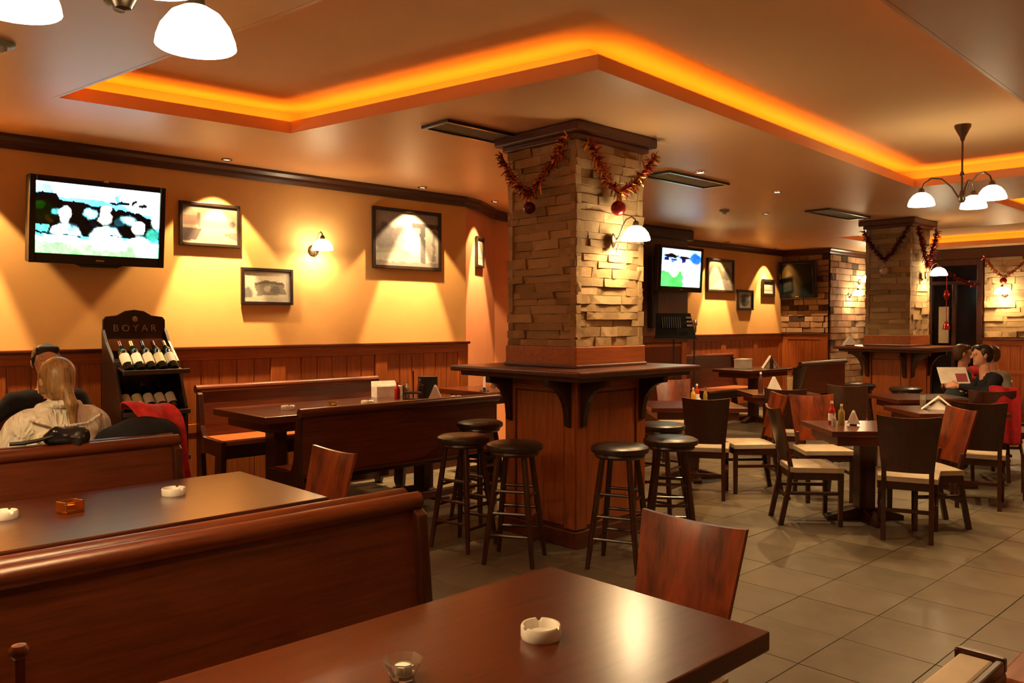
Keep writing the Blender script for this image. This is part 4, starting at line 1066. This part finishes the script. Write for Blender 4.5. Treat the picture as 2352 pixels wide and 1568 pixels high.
# ------------------------------------------------------------------ wine rack with bottles
LETTER = plain('faded_gold_paint', (.30, .22, .16), .5)
def text_mesh(body, size, depth=.003):
    cu = bpy.data.curves.new('lettering', 'FONT'); cu.body = body; cu.size = size; cu.extrude = depth; cu.align_x = 'CENTER'; cu.space_character = 1.55
    ob = bpy.data.objects.new('lettering', cu); COL.objects.link(ob)
    dg = bpy.context.evaluated_depsgraph_get(); me = bpy.data.meshes.new_from_object(ob.evaluated_get(dg)); bpy.data.objects.remove(ob); return me
rx, ry = 2.30, 6.52
RK = wset('rack_black_wood', (.010, .004, .0025), (.028, .010, .005), rough=.4, coat=.1)
rack = thing('wine_rack', 'dark wooden wine display rack with arched lettered top against the wall', 'wine rack', (rx, ry, 0))
W2 = .235
MB().prism([(-W2, .0), (W2, .0), (W2, 1.62), (W2-.02, 1.645), (.13, 1.655), (.07, 1.69), (0, 1.70), (-.07, 1.69), (-.13, 1.655), (-W2+.02, 1.645), (-W2, 1.62)], (0, .20, 0), (1, 0, 0), (0, 0, 1), (0, 1, 0), .022).build('back_board', RK[2], rack, bevel=.004)
for s in (-1, 1):
    MB().prism([(.20, 0), (-.22, 0), (-.22, .95), (-.06, 1.30), (.12, 1.45), (.20, 1.55)], (s*W2-.012, 0, 0), (0, 1, 0), (0, 0, 1), (1, 0, 0), .024).build('side_board', RK[2], rack, bevel=.004)
MB().bb((-W2+.02, .185, 1.38), (W2-.02, .199, 1.47)).build('paper_strip', plain('tan_card', (.42, .22, .10), .7), rack)
MB().lathe([(0, 0), (.022, 0), (.020, .006), (0, .008)], (0, .198, 1.625), 16, cap=False, M=Matrix.Rotation(R(90), 3, 'X')).build('medallion', LETTER, rack, smooth=True)
me = text_mesh('BOYAR', .075); me.materials.append(LETTER)
o = bpy.data.objects.new('lettering', me); COL.objects.link(o); o.parent = rack; o.location = (0, .196, 1.53); o.rotation_euler = (R(90), 0, 0)
for z in (1.265, .955, .60, .25):
    MB().prism([(-.235, 0), (.19, .09), (.19, .105), (-.235, .015)], (-W2+.014, 0, z-.05), (0, 1, 0), (0, 0, 1), (1, 0, 0), 2*W2-.028).build('shelf', RK[0], rack, bevel=.003)
    MB().bb((-W2, -.245, z-.055), (W2+.02, -.225, z-.02)).build('shelf_rail', wood('rail_blue_black', (.03, .02, .02), (.06, .04, .035), axis=0), rack, bevel=.004)
WINE = plain('dark_wine_glass', (.006, .010, .006), .08, 0, .7); LABELS = [plain('wine_label_%d' % i, c, .6) for i, c in enumerate([(.80, .74, .60), (.82, .78, .70), (.78, .60, .48), (.75, .72, .45), (.84, .80, .70)])]
def wine_master(k):
    t = thing('wine_bottle', 'x', 'wine bottle', group='wine bottles in the rack'); r = .036
    MB().lathe([(0, 0), (r*.9, 0), (r, .006), (r, .185), (r*.85, .21), (.015, .245), (.014, .30), (0, .30)], n=18, cap=False).build('glass', WINE, t, smooth=True); g = t.children[0]
    MB().lathe([(r+.0008, .055), (r+.0008, .15)], n=18, cap=False).build('label', LABELS[k % 5], g, smooth=True)
    MB().lathe([(.0158, .25), (.0158, .302), (0, .303)], n=12, cap=False).build('foil', plain('foil_%d' % (k % 3), [(.05, .01, .02), (.30, .18, .08), (.02, .02, .06)][k % 3], .35, .6), g, smooth=True)
    return t
ords = ['leftmost', 'second', 'middle', 'fourth', 'rightmost']
for row, (z, yb) in enumerate(((1.245, -.19), (.935, -.19))):
    for k in range(5):
        b = wine_master(k + row*2); b['label'] = '%s dark wine bottle in the %s row of the rack' % (ords[k], 'upper' if row == 0 else 'lower')
        b.location = (rx-.165+.083*k, ry+yb+.03, z); b.rotation_euler = (R(-48), 0, 0)
MB().bb((.10, -.23, .30), (.16, -.20, .86)).build('price_rail', RK[2], rack)

# ------------------------------------------------------------------ implicit surface people
def surfnet(f, org, h):
    ins = f < 0; nx, ny, nz = f.shape
    cnt = np.zeros((nx-1, ny-1, nz-1)); acc = np.zeros((nx-1, ny-1, nz-1, 3))
    sl = lambda a, d: a[d[0]:nx-1+d[0], d[1]:ny-1+d[1], d[2]:nz-1+d[2]]
    C8 = [(i, j, k) for i in (0, 1) for j in (0, 1) for k in (0, 1)]
    for a in C8:
        for ax in range(3):
            if a[ax]: continue
            b = list(a); b[ax] = 1; b = tuple(b)
            fa, fb = sl(f, a), sl(f, b); m = (fa < 0) != (fb < 0)
            with np.errstate(divide='ignore', invalid='ignore'): tt = np.where(m, fa/(fa-fb), 0)
            cnt += m
            for q in range(3): acc[..., q] += np.where(m, a[q] + (tt if q == ax else 0), 0)
    act = cnt > 0; idx = -np.ones(act.shape, int); I = np.argwhere(act); idx[act] = np.arange(len(I))
    V = (I + acc[act]/cnt[act][:, None])*h + np.array(org)
    F = []
    for ax in range(3):
        a = [slice(None)]*3; b = [slice(None)]*3; a[ax] = slice(0, -1); b[ax] = slice(1, None)
        fa, fb = f[tuple(a)] < 0, f[tuple(b)] < 0
        E_ = np.argwhere(fa != fb); u, v = [q for q in range(3) if q != ax]
        ok = (E_[:, u] > 0) & (E_[:, v] > 0) & (E_[:, u] < f.shape[u]-1) & (E_[:, v] < f.shape[v]-1); E_ = E_[ok]
        s = fa[tuple(E_.T)]
        def cell(du, dv):
            q = E_.copy(); q[:, u] += du; q[:, v] += dv; return idx[tuple(q.T)]
        quad = np.stack([cell(-1, -1), cell(0, -1), cell(0, 0), cell(-1, 0)], 1)
        sgn = s if ax != 1 else ~s
        quad[~sgn] = quad[~sgn][:, ::-1]; F.append(quad)
    return V, np.concatenate(F)
def cap_sd(P, a, b, ra, rb):
    a, b = np.array(a, float), np.array(b, float); ba = b-a; L = max(1e-9, ba@ba)
    t_ = np.clip(((P-a)@ba)/L, 0, 1); d = np.linalg.norm(P-a-t_[..., None]*ba, axis=-1); return d-(ra+(rb-ra)*t_)
def ell_sd(P, c, r):
    q = (P-np.array(c))/np.array(r); k = np.linalg.norm(q, axis=-1); return (k-1)*min(r)
def implicit(name, prims, mats, h, parent, k=.03):
    """prims: ('c',a,b,ra,rb,mat[,k]) or ('e',c,r,mat[,k])"""
    lo = np.full(3, 9.); hi = np.full(3, -9.); bxs = []
    for p in prims:
        if p[0] == 'c': A = np.array([p[1], p[2]]); r = max(p[3], p[4]); l_, h_ = A.min(0)-r, A.max(0)+r
        else: c = np.array(p[1]); r = np.array(p[2]); l_, h_ = c-r, c+r
        bxs.append((l_, h_)); lo = np.minimum(lo, l_); hi = np.maximum(hi, h_)
    lo -= 3*h; hi += 3*h; n = np.ceil((hi-lo)/h).astype(int)+1
    f = np.full(n, .12, np.float32); mid = np.zeros(n, np.int8); best = np.full(n, 9., np.float32)
    for p, (l_, h_) in zip(prims, bxs):
        kk = p[-1] if (p[0] == 'c' and len(p) == 7) or (p[0] == 'e' and len(p) == 5) else k
        i0 = np.maximum(0, np.floor((l_-lo-.05)/h).astype(int)); i1 = np.minimum(n, np.ceil((h_-lo+.05)/h).astype(int)+1)
        S = tuple(slice(a, b) for a, b in zip(i0, i1))
        g = np.stack(np.meshgrid(*[lo[q]+h*np.arange(i0[q], i1[q]) for q in range(3)], indexing='ij'), -1)
        d = cap_sd(g, *p[1:5]) if p[0] == 'c' else ell_sd(g, p[1], p[2]); m = p[5] if p[0] == 'c' else p[3]
        cur = f[S]; hh = np.maximum(kk-np.abs(cur-d), 0)/kk
        f[S] = np.minimum(cur, d)-hh*hh*kk*.25
        better = d < best[S]; bs = best[S]; bs[better] = d[better]; best[S] = bs; ms = mid[S]; ms[better] = m; mid[S] = ms
    V, F = surfnet(f, lo, h)
    me = bpy.data.meshes.new(name); me.from_pydata(V.tolist(), [], F.tolist()); me.update()
    for m in mats: me.materials.append(m)
    ctr = V[F].mean(1); ci = np.clip(np.round((ctr-lo)/h).astype(int), 0, n-1)
    me.polygons.foreach_set('material_index', mid[tuple(ci.T)].astype(np.int32)); me.polygons.foreach_set('use_smooth', [True]*len(F))
    bm = bmesh.new(); bm.from_mesh(me); bmesh.ops.recalc_face_normals(bm, faces=bm.faces); bm.to_mesh(me); bm.free()
    o = bpy.data.objects.new(name, me); COL.objects.link(o); o.parent = parent; return o

SKIN = plain('skin', (.58, .30, .19), .5, **{'Subsurface Weight': .08}); LIPS = plain('lips', (.42, .13, .10), .45)
def cloth(name, c): return plain('cloth_'+name, c, .85, 0, .2, .18, 30)
def hand(P, w, fw_, up_, palm_n, curl, m):
    """palm with five unequal bent fingers. w: wrist, fw_: finger direction, palm_n: direction the palm faces"""
    w, f, n = np.array(w, float), np.array(fw_, float), np.array(palm_n, float); f /= np.linalg.norm(f); n -= f*(n@f); n /= np.linalg.norm(n); s = np.cross(f, n)*up_
    P.append(('c', w, w+f*.045, .023, .030, m, .012))
    P.append(('c', w+f*.045-s*.018, w+f*.075-s*.022, .019, .016, m, .012)); P.append(('c', w+f*.045+s*.018, w+f*.075+s*.022, .019, .016, m, .012))
    for q, L in ((-1.5, .062), (-.5, .072), (.5, .078), (1.5, .068)):
        b0 = w+f*.082+s*q*.0185
        d1 = f*math.cos(curl*.5)+n*math.sin(curl*.5); d2 = f*math.cos(curl*1.3)+n*math.sin(curl*1.3); d3 = f*math.cos(curl*1.9)+n*math.sin(curl*1.9)
        b1 = b0+d1*L*.45; b2 = b1+d2*L*.33; b3 = b2+d3*L*.25
        P += [('c', b0, b1, .0095, .009, m, .005), ('c', b1, b2, .009, .0085, m, .005), ('c', b2, b3, .0085, .0075, m, .005)]
    t0 = w+f*.025+s*.026; t1 = t0+(f*.5+s*.7+n*.3)*.042; t2 = t1+(f*.85+n*.45)*.034
    P += [('c', t0, t1, .013, .011, m, .008), ('c', t1, t2, .011, .0085, m, .006)]

def person(label, loc, faces_deg, mats, pose, hair, h=.009, scale=1.0):
    """seated figure, local +y is where it faces; origin on the floor below the seat. mats: skin, top, trousers, lips, shoes"""
    t = thing('person', label, 'person', loc, R(faces_deg-90)); t.scale = (scale,)*3
    P = []; lean = pose.get('lean', 0.05); sh = pose.get('seat', .47); hx = pose.get('headx', 0); hy = pose.get('heady', 0); turn = pose.get('turn', 0.0)
    pel = np.array((0, 0, sh+.09)); chest = np.array((0, lean*.75, sh+.37)); neck = np.array((0, lean, sh+.555)); head = np.array((hx, lean+hy, sh+.735))
    P += [('e', pel, (.165, .125, .11), 2), ('c', pel+(0, 0, .05), chest+(0, 0, -.10), .125, .135, 1), ('e', chest, (.165, .115, .165), 1),
          ('c', chest+(-.10, 0, .11), chest+(.10, 0, .11), .075, .075, 1), ('c', neck+(0, 0, -.06), neck+(hx*.4, hy*.4, .06), .062, .054, 0, .02)]
    c_, s_ = math.cos(turn), math.sin(turn)
    def hd(x, y, z): return head+np.array((x*c_-y*s_, x*s_+y*c_, z))
    P += [('e', hd(0, -.01, .025), (.078, .094, .098), 0, .02), ('e', hd(0, .02, -.045), (.058, .066, .072), 0, .02), ('c', hd(0, .092, .012), hd(0, .108, -.022), .010, .014, 0, .012),
          ('c', hd(-.045, .082, .026), hd(.045, .082, .026), .012, .012, 0, .015), ('c', hd(-.02, .082, -.058), hd(.02, .082, -.058), .008, .008, 3, .006), ('e', hd(0, .062, -.095), (.026, .024, .022), 0, .02),
          ('e', hd(-.08, -.005, -.002), (.012, .022, .032), 0, .008), ('e', hd(.08, -.005, -.002), (.012, .022, .032), 0, .008)]
    for i, sgn in enumerate((-1, 1)):
        shd = chest+np.array((sgn*.185, 0, .115)); el, wr, fd, pn, cu = pose['arms'][i]
        el, wr = np.array(el, float), np.array(wr, float)
        P += [('c', chest+(sgn*.12, 0, .11), shd, .075, .062, 1), ('c', shd, el, .060, .046, 1), ('c', el, el+(wr-el)*.92, .046, .033, pose.get('sleeve', 1)), ('c', el+(wr-el)*.85, wr, .028, .024, 0, .01)]
        hand(P, wr, fd, sgn, pn, cu, 0)
        hip = pel+np.array((sgn*.09, .02, -.02)); kn = np.array((sgn*.13, .46, sh+.06)); an = np.array((sgn*.14, .44, .09))
        P += [('c', hip, kn, .088, .062, 2), ('c', kn, an, .062, .042, 2), ('c', an+(0, -.03, -.045), an+(0, .14, -.055), .040, .036, 4)]
    P += [(p[0], np.array(p[1])+chest, np.array(p[2])+chest, *p[3:]) if p[0] == 'c' else (p[0], np.array(p[1])+chest, *p[2:]) for p in pose.get('extra', [])]
    body = implicit('body', P, mats, h, t)
    H2 = [(p[0], hd(*p[1]), hd(*p[2]), *p[3:]) if p[0] == 'c' else (p[0], hd(*p[1]), *p[2:]) for p in hair['prims']]
    implicit('hair', H2, [hair['mat']], h*.85, t, .02)
    for sgn in (-1, 1):
        e = hd(sgn*.031, .076, .006)
        MB().lathe([(.011*math.sin(math.pi*i/8)+.0002, -.011*math.cos(math.pi*i/8)) for i in range(9)], tuple(e), 12).build('eye', plain('eye_white', (.7, .68, .64), .2), t, smooth=True)
        e2 = hd(sgn*.031, .0855, .006)
        MB().lathe([(.005*math.sin(math.pi*i/6)+.0002, -.005*math.cos(math.pi*i/6)) for i in range(7)], tuple(e2), 10).build('pupil', BLACK, t, smooth=True)
    return t, hd, neck, chest
SHOE = plain('dark_shoe', (.02, .015, .012), .4)
def jacket_mat():
    m, nt, b = new_mat('cream_jacket_cloth')
    v = coords(nt, (1.6, 1.6, .8)); f = noise(nt, v, 5, 3, .5, 1.2); g = noise(nt, coords(nt), 160, 2)
    nt.links.new(ramp(nt, g, [(0.3, (.80, .76, .64)), (0.7, (.88, .84, .73))]), b.inputs['Base Color'])
    b.inputs['Roughness'].default_value = .9; b.inputs['Specular IOR Level'].default_value = .15
    bump(nt, b, f, .9, .09); return m
JEANS = cloth('jeans', (.05, .06, .10)); BLK = cloth('black', (.010, .010, .013)); CREAM = jacket_mat(); GREY = cloth('grey', (.26, .25, .23)); DGREEN = cloth('slate', (.04, .06, .07)); REDC = cloth('red', (.26, .010, .014)); WHITEC = cloth('white', (.78, .72, .62))
HB = wood('blonde_hair', (.10, .045, .014), (.46, .27, .10), axis=2, rough=.42, scale=4.0, streak=16, coat=0); HD = plain('dark_hair', (.016, .010, .008), .4, var=.4, scale=25); HBR = plain('brown_hair', (.10, .045, .02), .45, var=.4, scale=25)
short = [('e', (0, -.022, .045), (.082, .095, .084), 0), ('e', (0, -.05, .0), (.077, .064, .08), 0), ('c', (-.05, .045, .092), (.05, .045, .092), .022, .022, 0), ('c', (-.078, .01, .03), (-.076, .005, -.02), .014, .010, 0), ('c', (.078, .01, .03), (.076, .005, -.02), .014, .010, 0)]
pony = [('e', (0, -.02, .045), (.088, .103, .092), 0), ('e', (0, -.055, -.02), (.080, .072, .10), 0), ('c', (.02, -.11, -.05), (.04, -.145, -.13), .035, .030, 0), ('c', (.04, -.145, -.13), (.05, -.14, -.24), .030, .018, 0), ('c', (-.075, .02, .03), (-.075, 0, -.06), .02, .018, 0), ('c', (.075, .02, .03), (.075, 0, -.06), .02, .018, 0)]
rest = [((-.27, .10, .80), (-.14, .36, .80), (.35, 1, -.05), (0, 0, -1), .35), ((.27, .10, .80), (.14, .36, .80), (-.35, 1, -.05), (0, 0, -1), .35)]
w_t, w_hd, w_neck, w_chest = person('woman with blonde ponytail in a cream jacket seated with her back to the camera', (1.335, 5.08, .0), 96, [SKIN, CREAM, JEANS, LIPS, SHOE], dict(extra=[('c', (-.15, -.01, .135), (.15, -.01, .135), .085, .085, 1), ('c', (-.06, -.03, .20), (.06, -.03, .20), .06, .06, 1), ('e', (0, -.02, -.02), (.20, .15, .22), 1), ('c', (-.20, 0, .10), (-.27, .05, -.12), .082, .070, 1), ('c', (.20, 0, .10), (.27, .05, -.12), .082, .070, 1), ('c', (-.14, -.13, .06), (.02, -.15, -.06), .02, .02, 1), ('c', (.02, -.14, -.10), (.17, -.10, .0), .02, .02, 1), ('c', (-.16, -.10, -.08), (-.02, -.15, -.18), .02, .02, 1)], arms=[((-.33, .12, .86), (-.12, .38, .90), (.4, 1, 0), (0, 0, -1), .4), ((.33, .12, .86), (.12, .38, .90), (-.4, 1, 0), (0, 0, -1), .4)], lean=.05, seat=.535, turn=R(-8)), dict(mat=HB, prims=pony))
ring = [(.098*math.cos(a)+w_neck[0]*.5, .088*math.sin(a)+w_chest[1]*.5+w_neck[1]*.5-.012, w_chest[2]+.222-.018*math.sin(a)) for a in [2*math.pi*i/24 for i in range(25)]]
MB().tube(ring, .024, 10, cap=False).build('jacket_collar', CREAM, w_t, smooth=True)
MB().tube([(-.19, -.075, w_chest[2]+.17), (-.09, -.125, w_chest[2]+.13), (0, -.135, w_chest[2]+.125), (.09, -.125, w_chest[2]+.13), (.19, -.075, w_chest[2]+.17)], .0085, 8).build('yoke_seam', CREAM, w_t, smooth=True)
person('dark-haired person in black with white sleeves, mostly hidden behind the woman in cream', (1.52, 6.16, 0), 268, [SKIN, BLK, JEANS, LIPS, SHOE, WHITEC], dict(sleeve=5, arms=[((-.30, .12, .88), (-.16, .36, .92), (.3, 1, 0), (0, 0, -1), .3), ((.42, .06, .90), (.46, .30, .96), (.2, 1, 0), (0, 0, -1), .3)], lean=.06, seat=.595), dict(mat=HD, prims=short))
person('man with dark hair and a black top seated in profile at the right', (10.05, 2.78, 0), F_+78, [SKIN, BLK, JEANS, LIPS, SHOE], dict(arms=[((-.24, .22, .84), (-.10, .46, .90), (.1, 1, .15), (.8, 0, -.3), .8), ((.24, .22, .84), (.10, .46, .90), (-.1, 1, .15), (-.8, 0, -.3), .8)], lean=.16, seat=.50, heady=.04), dict(mat=HD, prims=short), .0105)
person('person in a grey shirt leaning forward at the right edge', (10.95, 2.95, 0), F_+80, [SKIN, GREY, JEANS, LIPS, SHOE], dict(arms=rest, lean=.17, seat=.47, heady=.05), dict(mat=HBR, prims=short), .0105)
person('person in a dark top sitting behind the tables, just right of the farther column', (11.02, 3.60, 0), F_-100, [SKIN, DGREEN, JEANS, LIPS, SHOE], dict(arms=rest, lean=.12, seat=.47), dict(mat=HBR, prims=short), .0105)
person('person in a reddish top beyond the man in black', (12.9, 3.95, 0), F_-150, [SKIN, REDC, JEANS, LIPS, SHOE], dict(arms=rest, lean=.10, seat=.42), dict(mat=HD, prims=short), .0105)

# small things around the people
t = thing('newspaper', 'pale menu held up by the man in the black top', 'menu', (9.73, 3.14, .93), ROTC)
MB().prism([(-.16, 0), (.16, 0), (.16, .20), (-.16, .20)], (0, 0, 0), (1, 0, 0), (0, .5, .86), (0, .86, -.5), .006).build('cover', PAPER, t)
MB().prism([(.02, .02), (.14, .02), (.14, .12), (.02, .12)], (0, -.001, .0), (1, 0, 0), (0, .5, .86), (0, -.86, .5), .003).build('picture', plain('menu_photo', (.35, .08, .10), .6), t)
def drape(name, label, cat, pts, mat, loc, nu=10, th=.014, rot=0.0):
    """cloth laid along pts: list of (left, right) edge points"""
    t = thing(name, label, cat, loc, rot); V = []; F = []; rn_ = random.Random(7)
    n = len(pts)
    for l, r in pts:
        l, r = Vector(l), Vector(r)
        for i in range(nu+1):
            f = i/nu; p = l.lerp(r, f); p.y += .02*math.sin(f*9+len(V)*.03)-.008; p.z += .008*math.sin(f*7); V.append(p)
    for j in range(n-1):
        for i in range(nu):
            a = j*(nu+1)+i; F.append((a, a+1, a+nu+2, a+nu+1))
    o = MB().add(V, F).build('cloth', mat, t, smooth=True)
    m = o.modifiers.new('thick', 'SOLIDIFY'); m.thickness = th; m2 = o.modifiers.new('sub', 'SUBSURF'); m2.levels = 1; m2.render_levels = 2
    return t
RC = plain('red_scarf_cloth', (.50, .018, .02), .8, var=.3, scale=25)
drape('red_scarf', 'red scarf draped over the coat and hanging off the bench end', 'scarf', [((-.13, .16, .14), (.10, .20, .13)), ((-.15, .08, .21), (.12, .08, .18)), ((-.13, -.02, .19), (.14, .0, .16)), ((-.09, -.10, .10), (.165, -.05, .10)), ((-.03, -.125, .015), (.185, -.04, -.01)), ((.07, -.06, -.10), (.20, -.02, -.13)), ((.15, -.02, -.22), (.225, .02, -.24)), ((.18, 0, -.36), (.26, .03, -.37))], RC, (1.78, 4.95, .94))
t = thing('black_coat', 'black coat heaped on the bench top under the red scarf', 'coat', (1.72, 4.90, .92))
implicit('coat', [('e', (0, 0, .04), (.17, .14, .10), 0), ('e', (-.14, .02, .0), (.12, .12, .09), 0), ('e', (.10, -.02, .0), (.10, .11, .10), 0), ('c', (.12, 0, 0), (.17, .05, -.30), .06, .05, 0), ('c', (-.16, .05, 0), (-.2, .10, -.16), .05, .05, 0)], [BLK], .012, t)
t = thing('black_bag', 'small black leather bag lying on the bench rail behind the woman', 'bag', (1.265, 4.72, .985))
implicit('bag_body', [('e', (0, 0, .015), (.075, .055, .05), 0), ('e', (.065, 0, .005), (.05, .05, .042), 0), ('e', (-.06, .01, .012), (.05, .05, .04), 0), ('e', (-.05, -.01, .045), (.035, .035, .03), 0), ('e', (.06, -.015, .035), (.045, .04, .032), 0), ('c', (.05, -.04, .0), (.03, -.06, -.07), .028, .015, 0)], [plain('bag_leather', (.010, .010, .013), .22)], .008, t, .015)
MB().tube([(-.06, -.03, .03), (-.14, -.02, .01), (-.20, 0, .0), (-.26, .01, .0)], .010, 8).build('strap', plain('bag_leather', (.01, .01, .013), .22), t, smooth=True)
MB().box((.02, -.055, .02), (.03, .006, .012)).build('clasp', CHROME, t)
t = thing('booth_table', 'dark booth table between the woman in cream and the wall', 'table', (.75, 5.72, 0)); t['group'] = 'long booth tables'
MB().box((0, 0, .80), (2.2, .62, .05)).build('table_top', WD_TABLE[0], t, bevel=.006)
for s in (-1, 1): MB().box((s*.8, 0, .388), (.12, .30, .774)).build('leg', WD_DARK[2], t, bevel=.006)
t = thing('paper_sheet', 'white sheet of paper lying on the table beside the woman in cream', 'paper', (1.62, 5.60, .8255), R(20))
MB().bb((-.15, -.10, 0), (.15, .10, .003)).build('sheet', PAPER, t); MB().bb((-.12, -.07, .003), (.12, -.05, .0036)).build('print', plain('brown_print', (.35, .2, .1), .7), t)
drape('red_jacket', 'red jacket hung over the chair back at the far right', 'jacket', [((-.08, .05, .30), (.15, .05, .30)), ((-.10, 0, .305), (.16, 0, .30)), ((-.09, -.06, .18), (.17, -.06, .18)), ((-.05, -.08, -.05), (.17, -.08, -.05)), ((.0, -.08, -.28), (.17, -.08, -.28))], REDC, (9.17, 2.555, .66), rot=ROTC-R(20))

# ------------------------------------------------------------------ stage gear by the pier
t = thing('music_stand', 'black music stand with mixer panel below the smaller lit television', 'music stand', (8.74, 6.16, 0), ROTC)
MB().prism([(-.25, -.17), (.27, -.17), (.22, .17), (-.22, .17)], (0, 0, 1.56), (1, 0, 0), (0, .35, .94), (0, .94, -.35), .035).build('desk', plain('matte_black', (.008, .008, .009), .9, 0, .1), t, bevel=.006)
MB().tube([(0, .02, .05), (0, .02, 1.45)], .012, 8).build('pole', BLACK, t, smooth=True)
for k in range(3):
    a = k*2*math.pi/3+.4; MB().tube([(0, .02, .22), (.26*math.cos(a), .02+.26*math.sin(a), .012)], .009, 6).build('leg', BLACK, t, smooth=True)
for k in range(9): MB().box((-.15+.028*k, -.024+.35*.04, 1.60), (.008, .008, .15), Matrix.Rotation(R(-20), 3, 'X')).build('fader', plain('grey_fader', (.025, .028, .032), .6), t)
for k in range(3):
    MB().box((.19, -.03+.03*k, 1.56+.05*k), (.07, .012, .022)).build('socket', CHROME, t)
MB().bb((-.27, -.06, 1.38), (.29, .0, 1.40)).build('ledge', BLACK, t)
t = thing('microphone_stand', 'thin dark microphone stand next to the mixer panel', 'microphone stand', (9.25, 6.2, 0))
MB().tube([(0, 0, .02), (0, 0, 1.30), (-.06, -.05, 1.48)], .009, 8).build('pole', BLACK, t, smooth=True)
MB().lathe([(0, 0), (.13, 0), (.12, .02), (.02, .03), (0, .03)], n=18, cap=False).build('base', BLACK, t, smooth=True)
MB().lathe([(0, 0), (.018, .01), (.02, .09), (.03, .11), (.03, .15), (.015, .17), (0, .17)], (-.06, -.05, 1.46), 12, cap=False).build('microphone', CHROME, t, smooth=True)
t = thing('wall_speaker', 'tall narrow black speaker on the wooden pier beside the large column', 'speaker', (9.66, 7.18, 0))
MB().bb((-.07, -.05, 1.52), (.07, .04, 2.55)).build('cabinet', BLACK, t, bevel=.01)
MB().bb((-.055, -.056, 1.56), (.055, -.05, 2.50)).build('grille', plain('speaker_grille', (.02, .018, .02), .7), t)
MB().bb((-.03, .04, 1.9), (.03, .065, 2.1)).build('bracket', IRON, t)

# ------------------------------------------------------------------ foreground edge objects
t = thing('low_partition', 'dark wooden bench end with a cream top strip in the bottom right corner', 'bench', (1.30, .515, 0))
MB().bb((-.5, -.045, 0), (.46, .045, .93)).build('panel', WD_DARK[2], t, bevel=.006)
MB().bb((-.5, -.028, .9301), (.44, .034, .952)).build('top_strip', plain('pale_cream_strip', (.85, .76, .58), .5), t, bevel=.006)  # pale cream strip along the top of the panel
MB().bb((.442, -.045, .9301), (.46, .045, .958)).build('end_cap', WD_DARK[1], t, bevel=.004)
MB().bb((-.5, -.045, .9301), (.442, -.0285, .955)).build('edge_rail', WD_DARK[0], t, bevel=.004)
t = thing('side_table', 'brown wooden table corner at the bottom right edge', 'table', (2.21, .25, 0))
MB().box((0, 0, .84), (.62, .56, .045)).build('table_top', WD_ORG[0], t, bevel=.006)
MB().box((0, 0, .42), (.10, .10, .795)).build('leg', WD_DARK[2], t, bevel=.006); MB().box((0, 0, .012), (.4, .4, .024)).build('foot', WD_DARK[0], t, bevel=.006)
t = thing('condiment_caddy', 'red-brown wooden caddy with round knob at the bottom left edge', 'caddy', (.335, 1.70, .7601), 0, 'wooden condiment caddies')
MB().bb((-.10, -.06, 0), (.06, .06, .014)).build('base', WD_RED[0], t, bevel=.003)
MB().bb((.028, -.010, .014), (.046, .010, .225)).build('handle', WD_RED[2], t, bevel=.003)
MB().lathe([(0, 0), (.008, 0), (.017, .010), (.018, .018), (.012, .027), (0, .030)], (.037, 0, .222), 14, cap=False).build('knob', WD_RED[2], t, smooth=True)
for s in (-1, 1): MB().bb((-.10, s*.055-.004, .05), (.06, s*.055+.004, .068)).build('rail', WD_RED[0], t, bevel=.002)
bottle('yellow-capped bottle in the caddy at the bottom left edge', .29, 1.70, .775, .17, .024, VINE, plain('yellow_cap', (.75, .55, .15), .4))
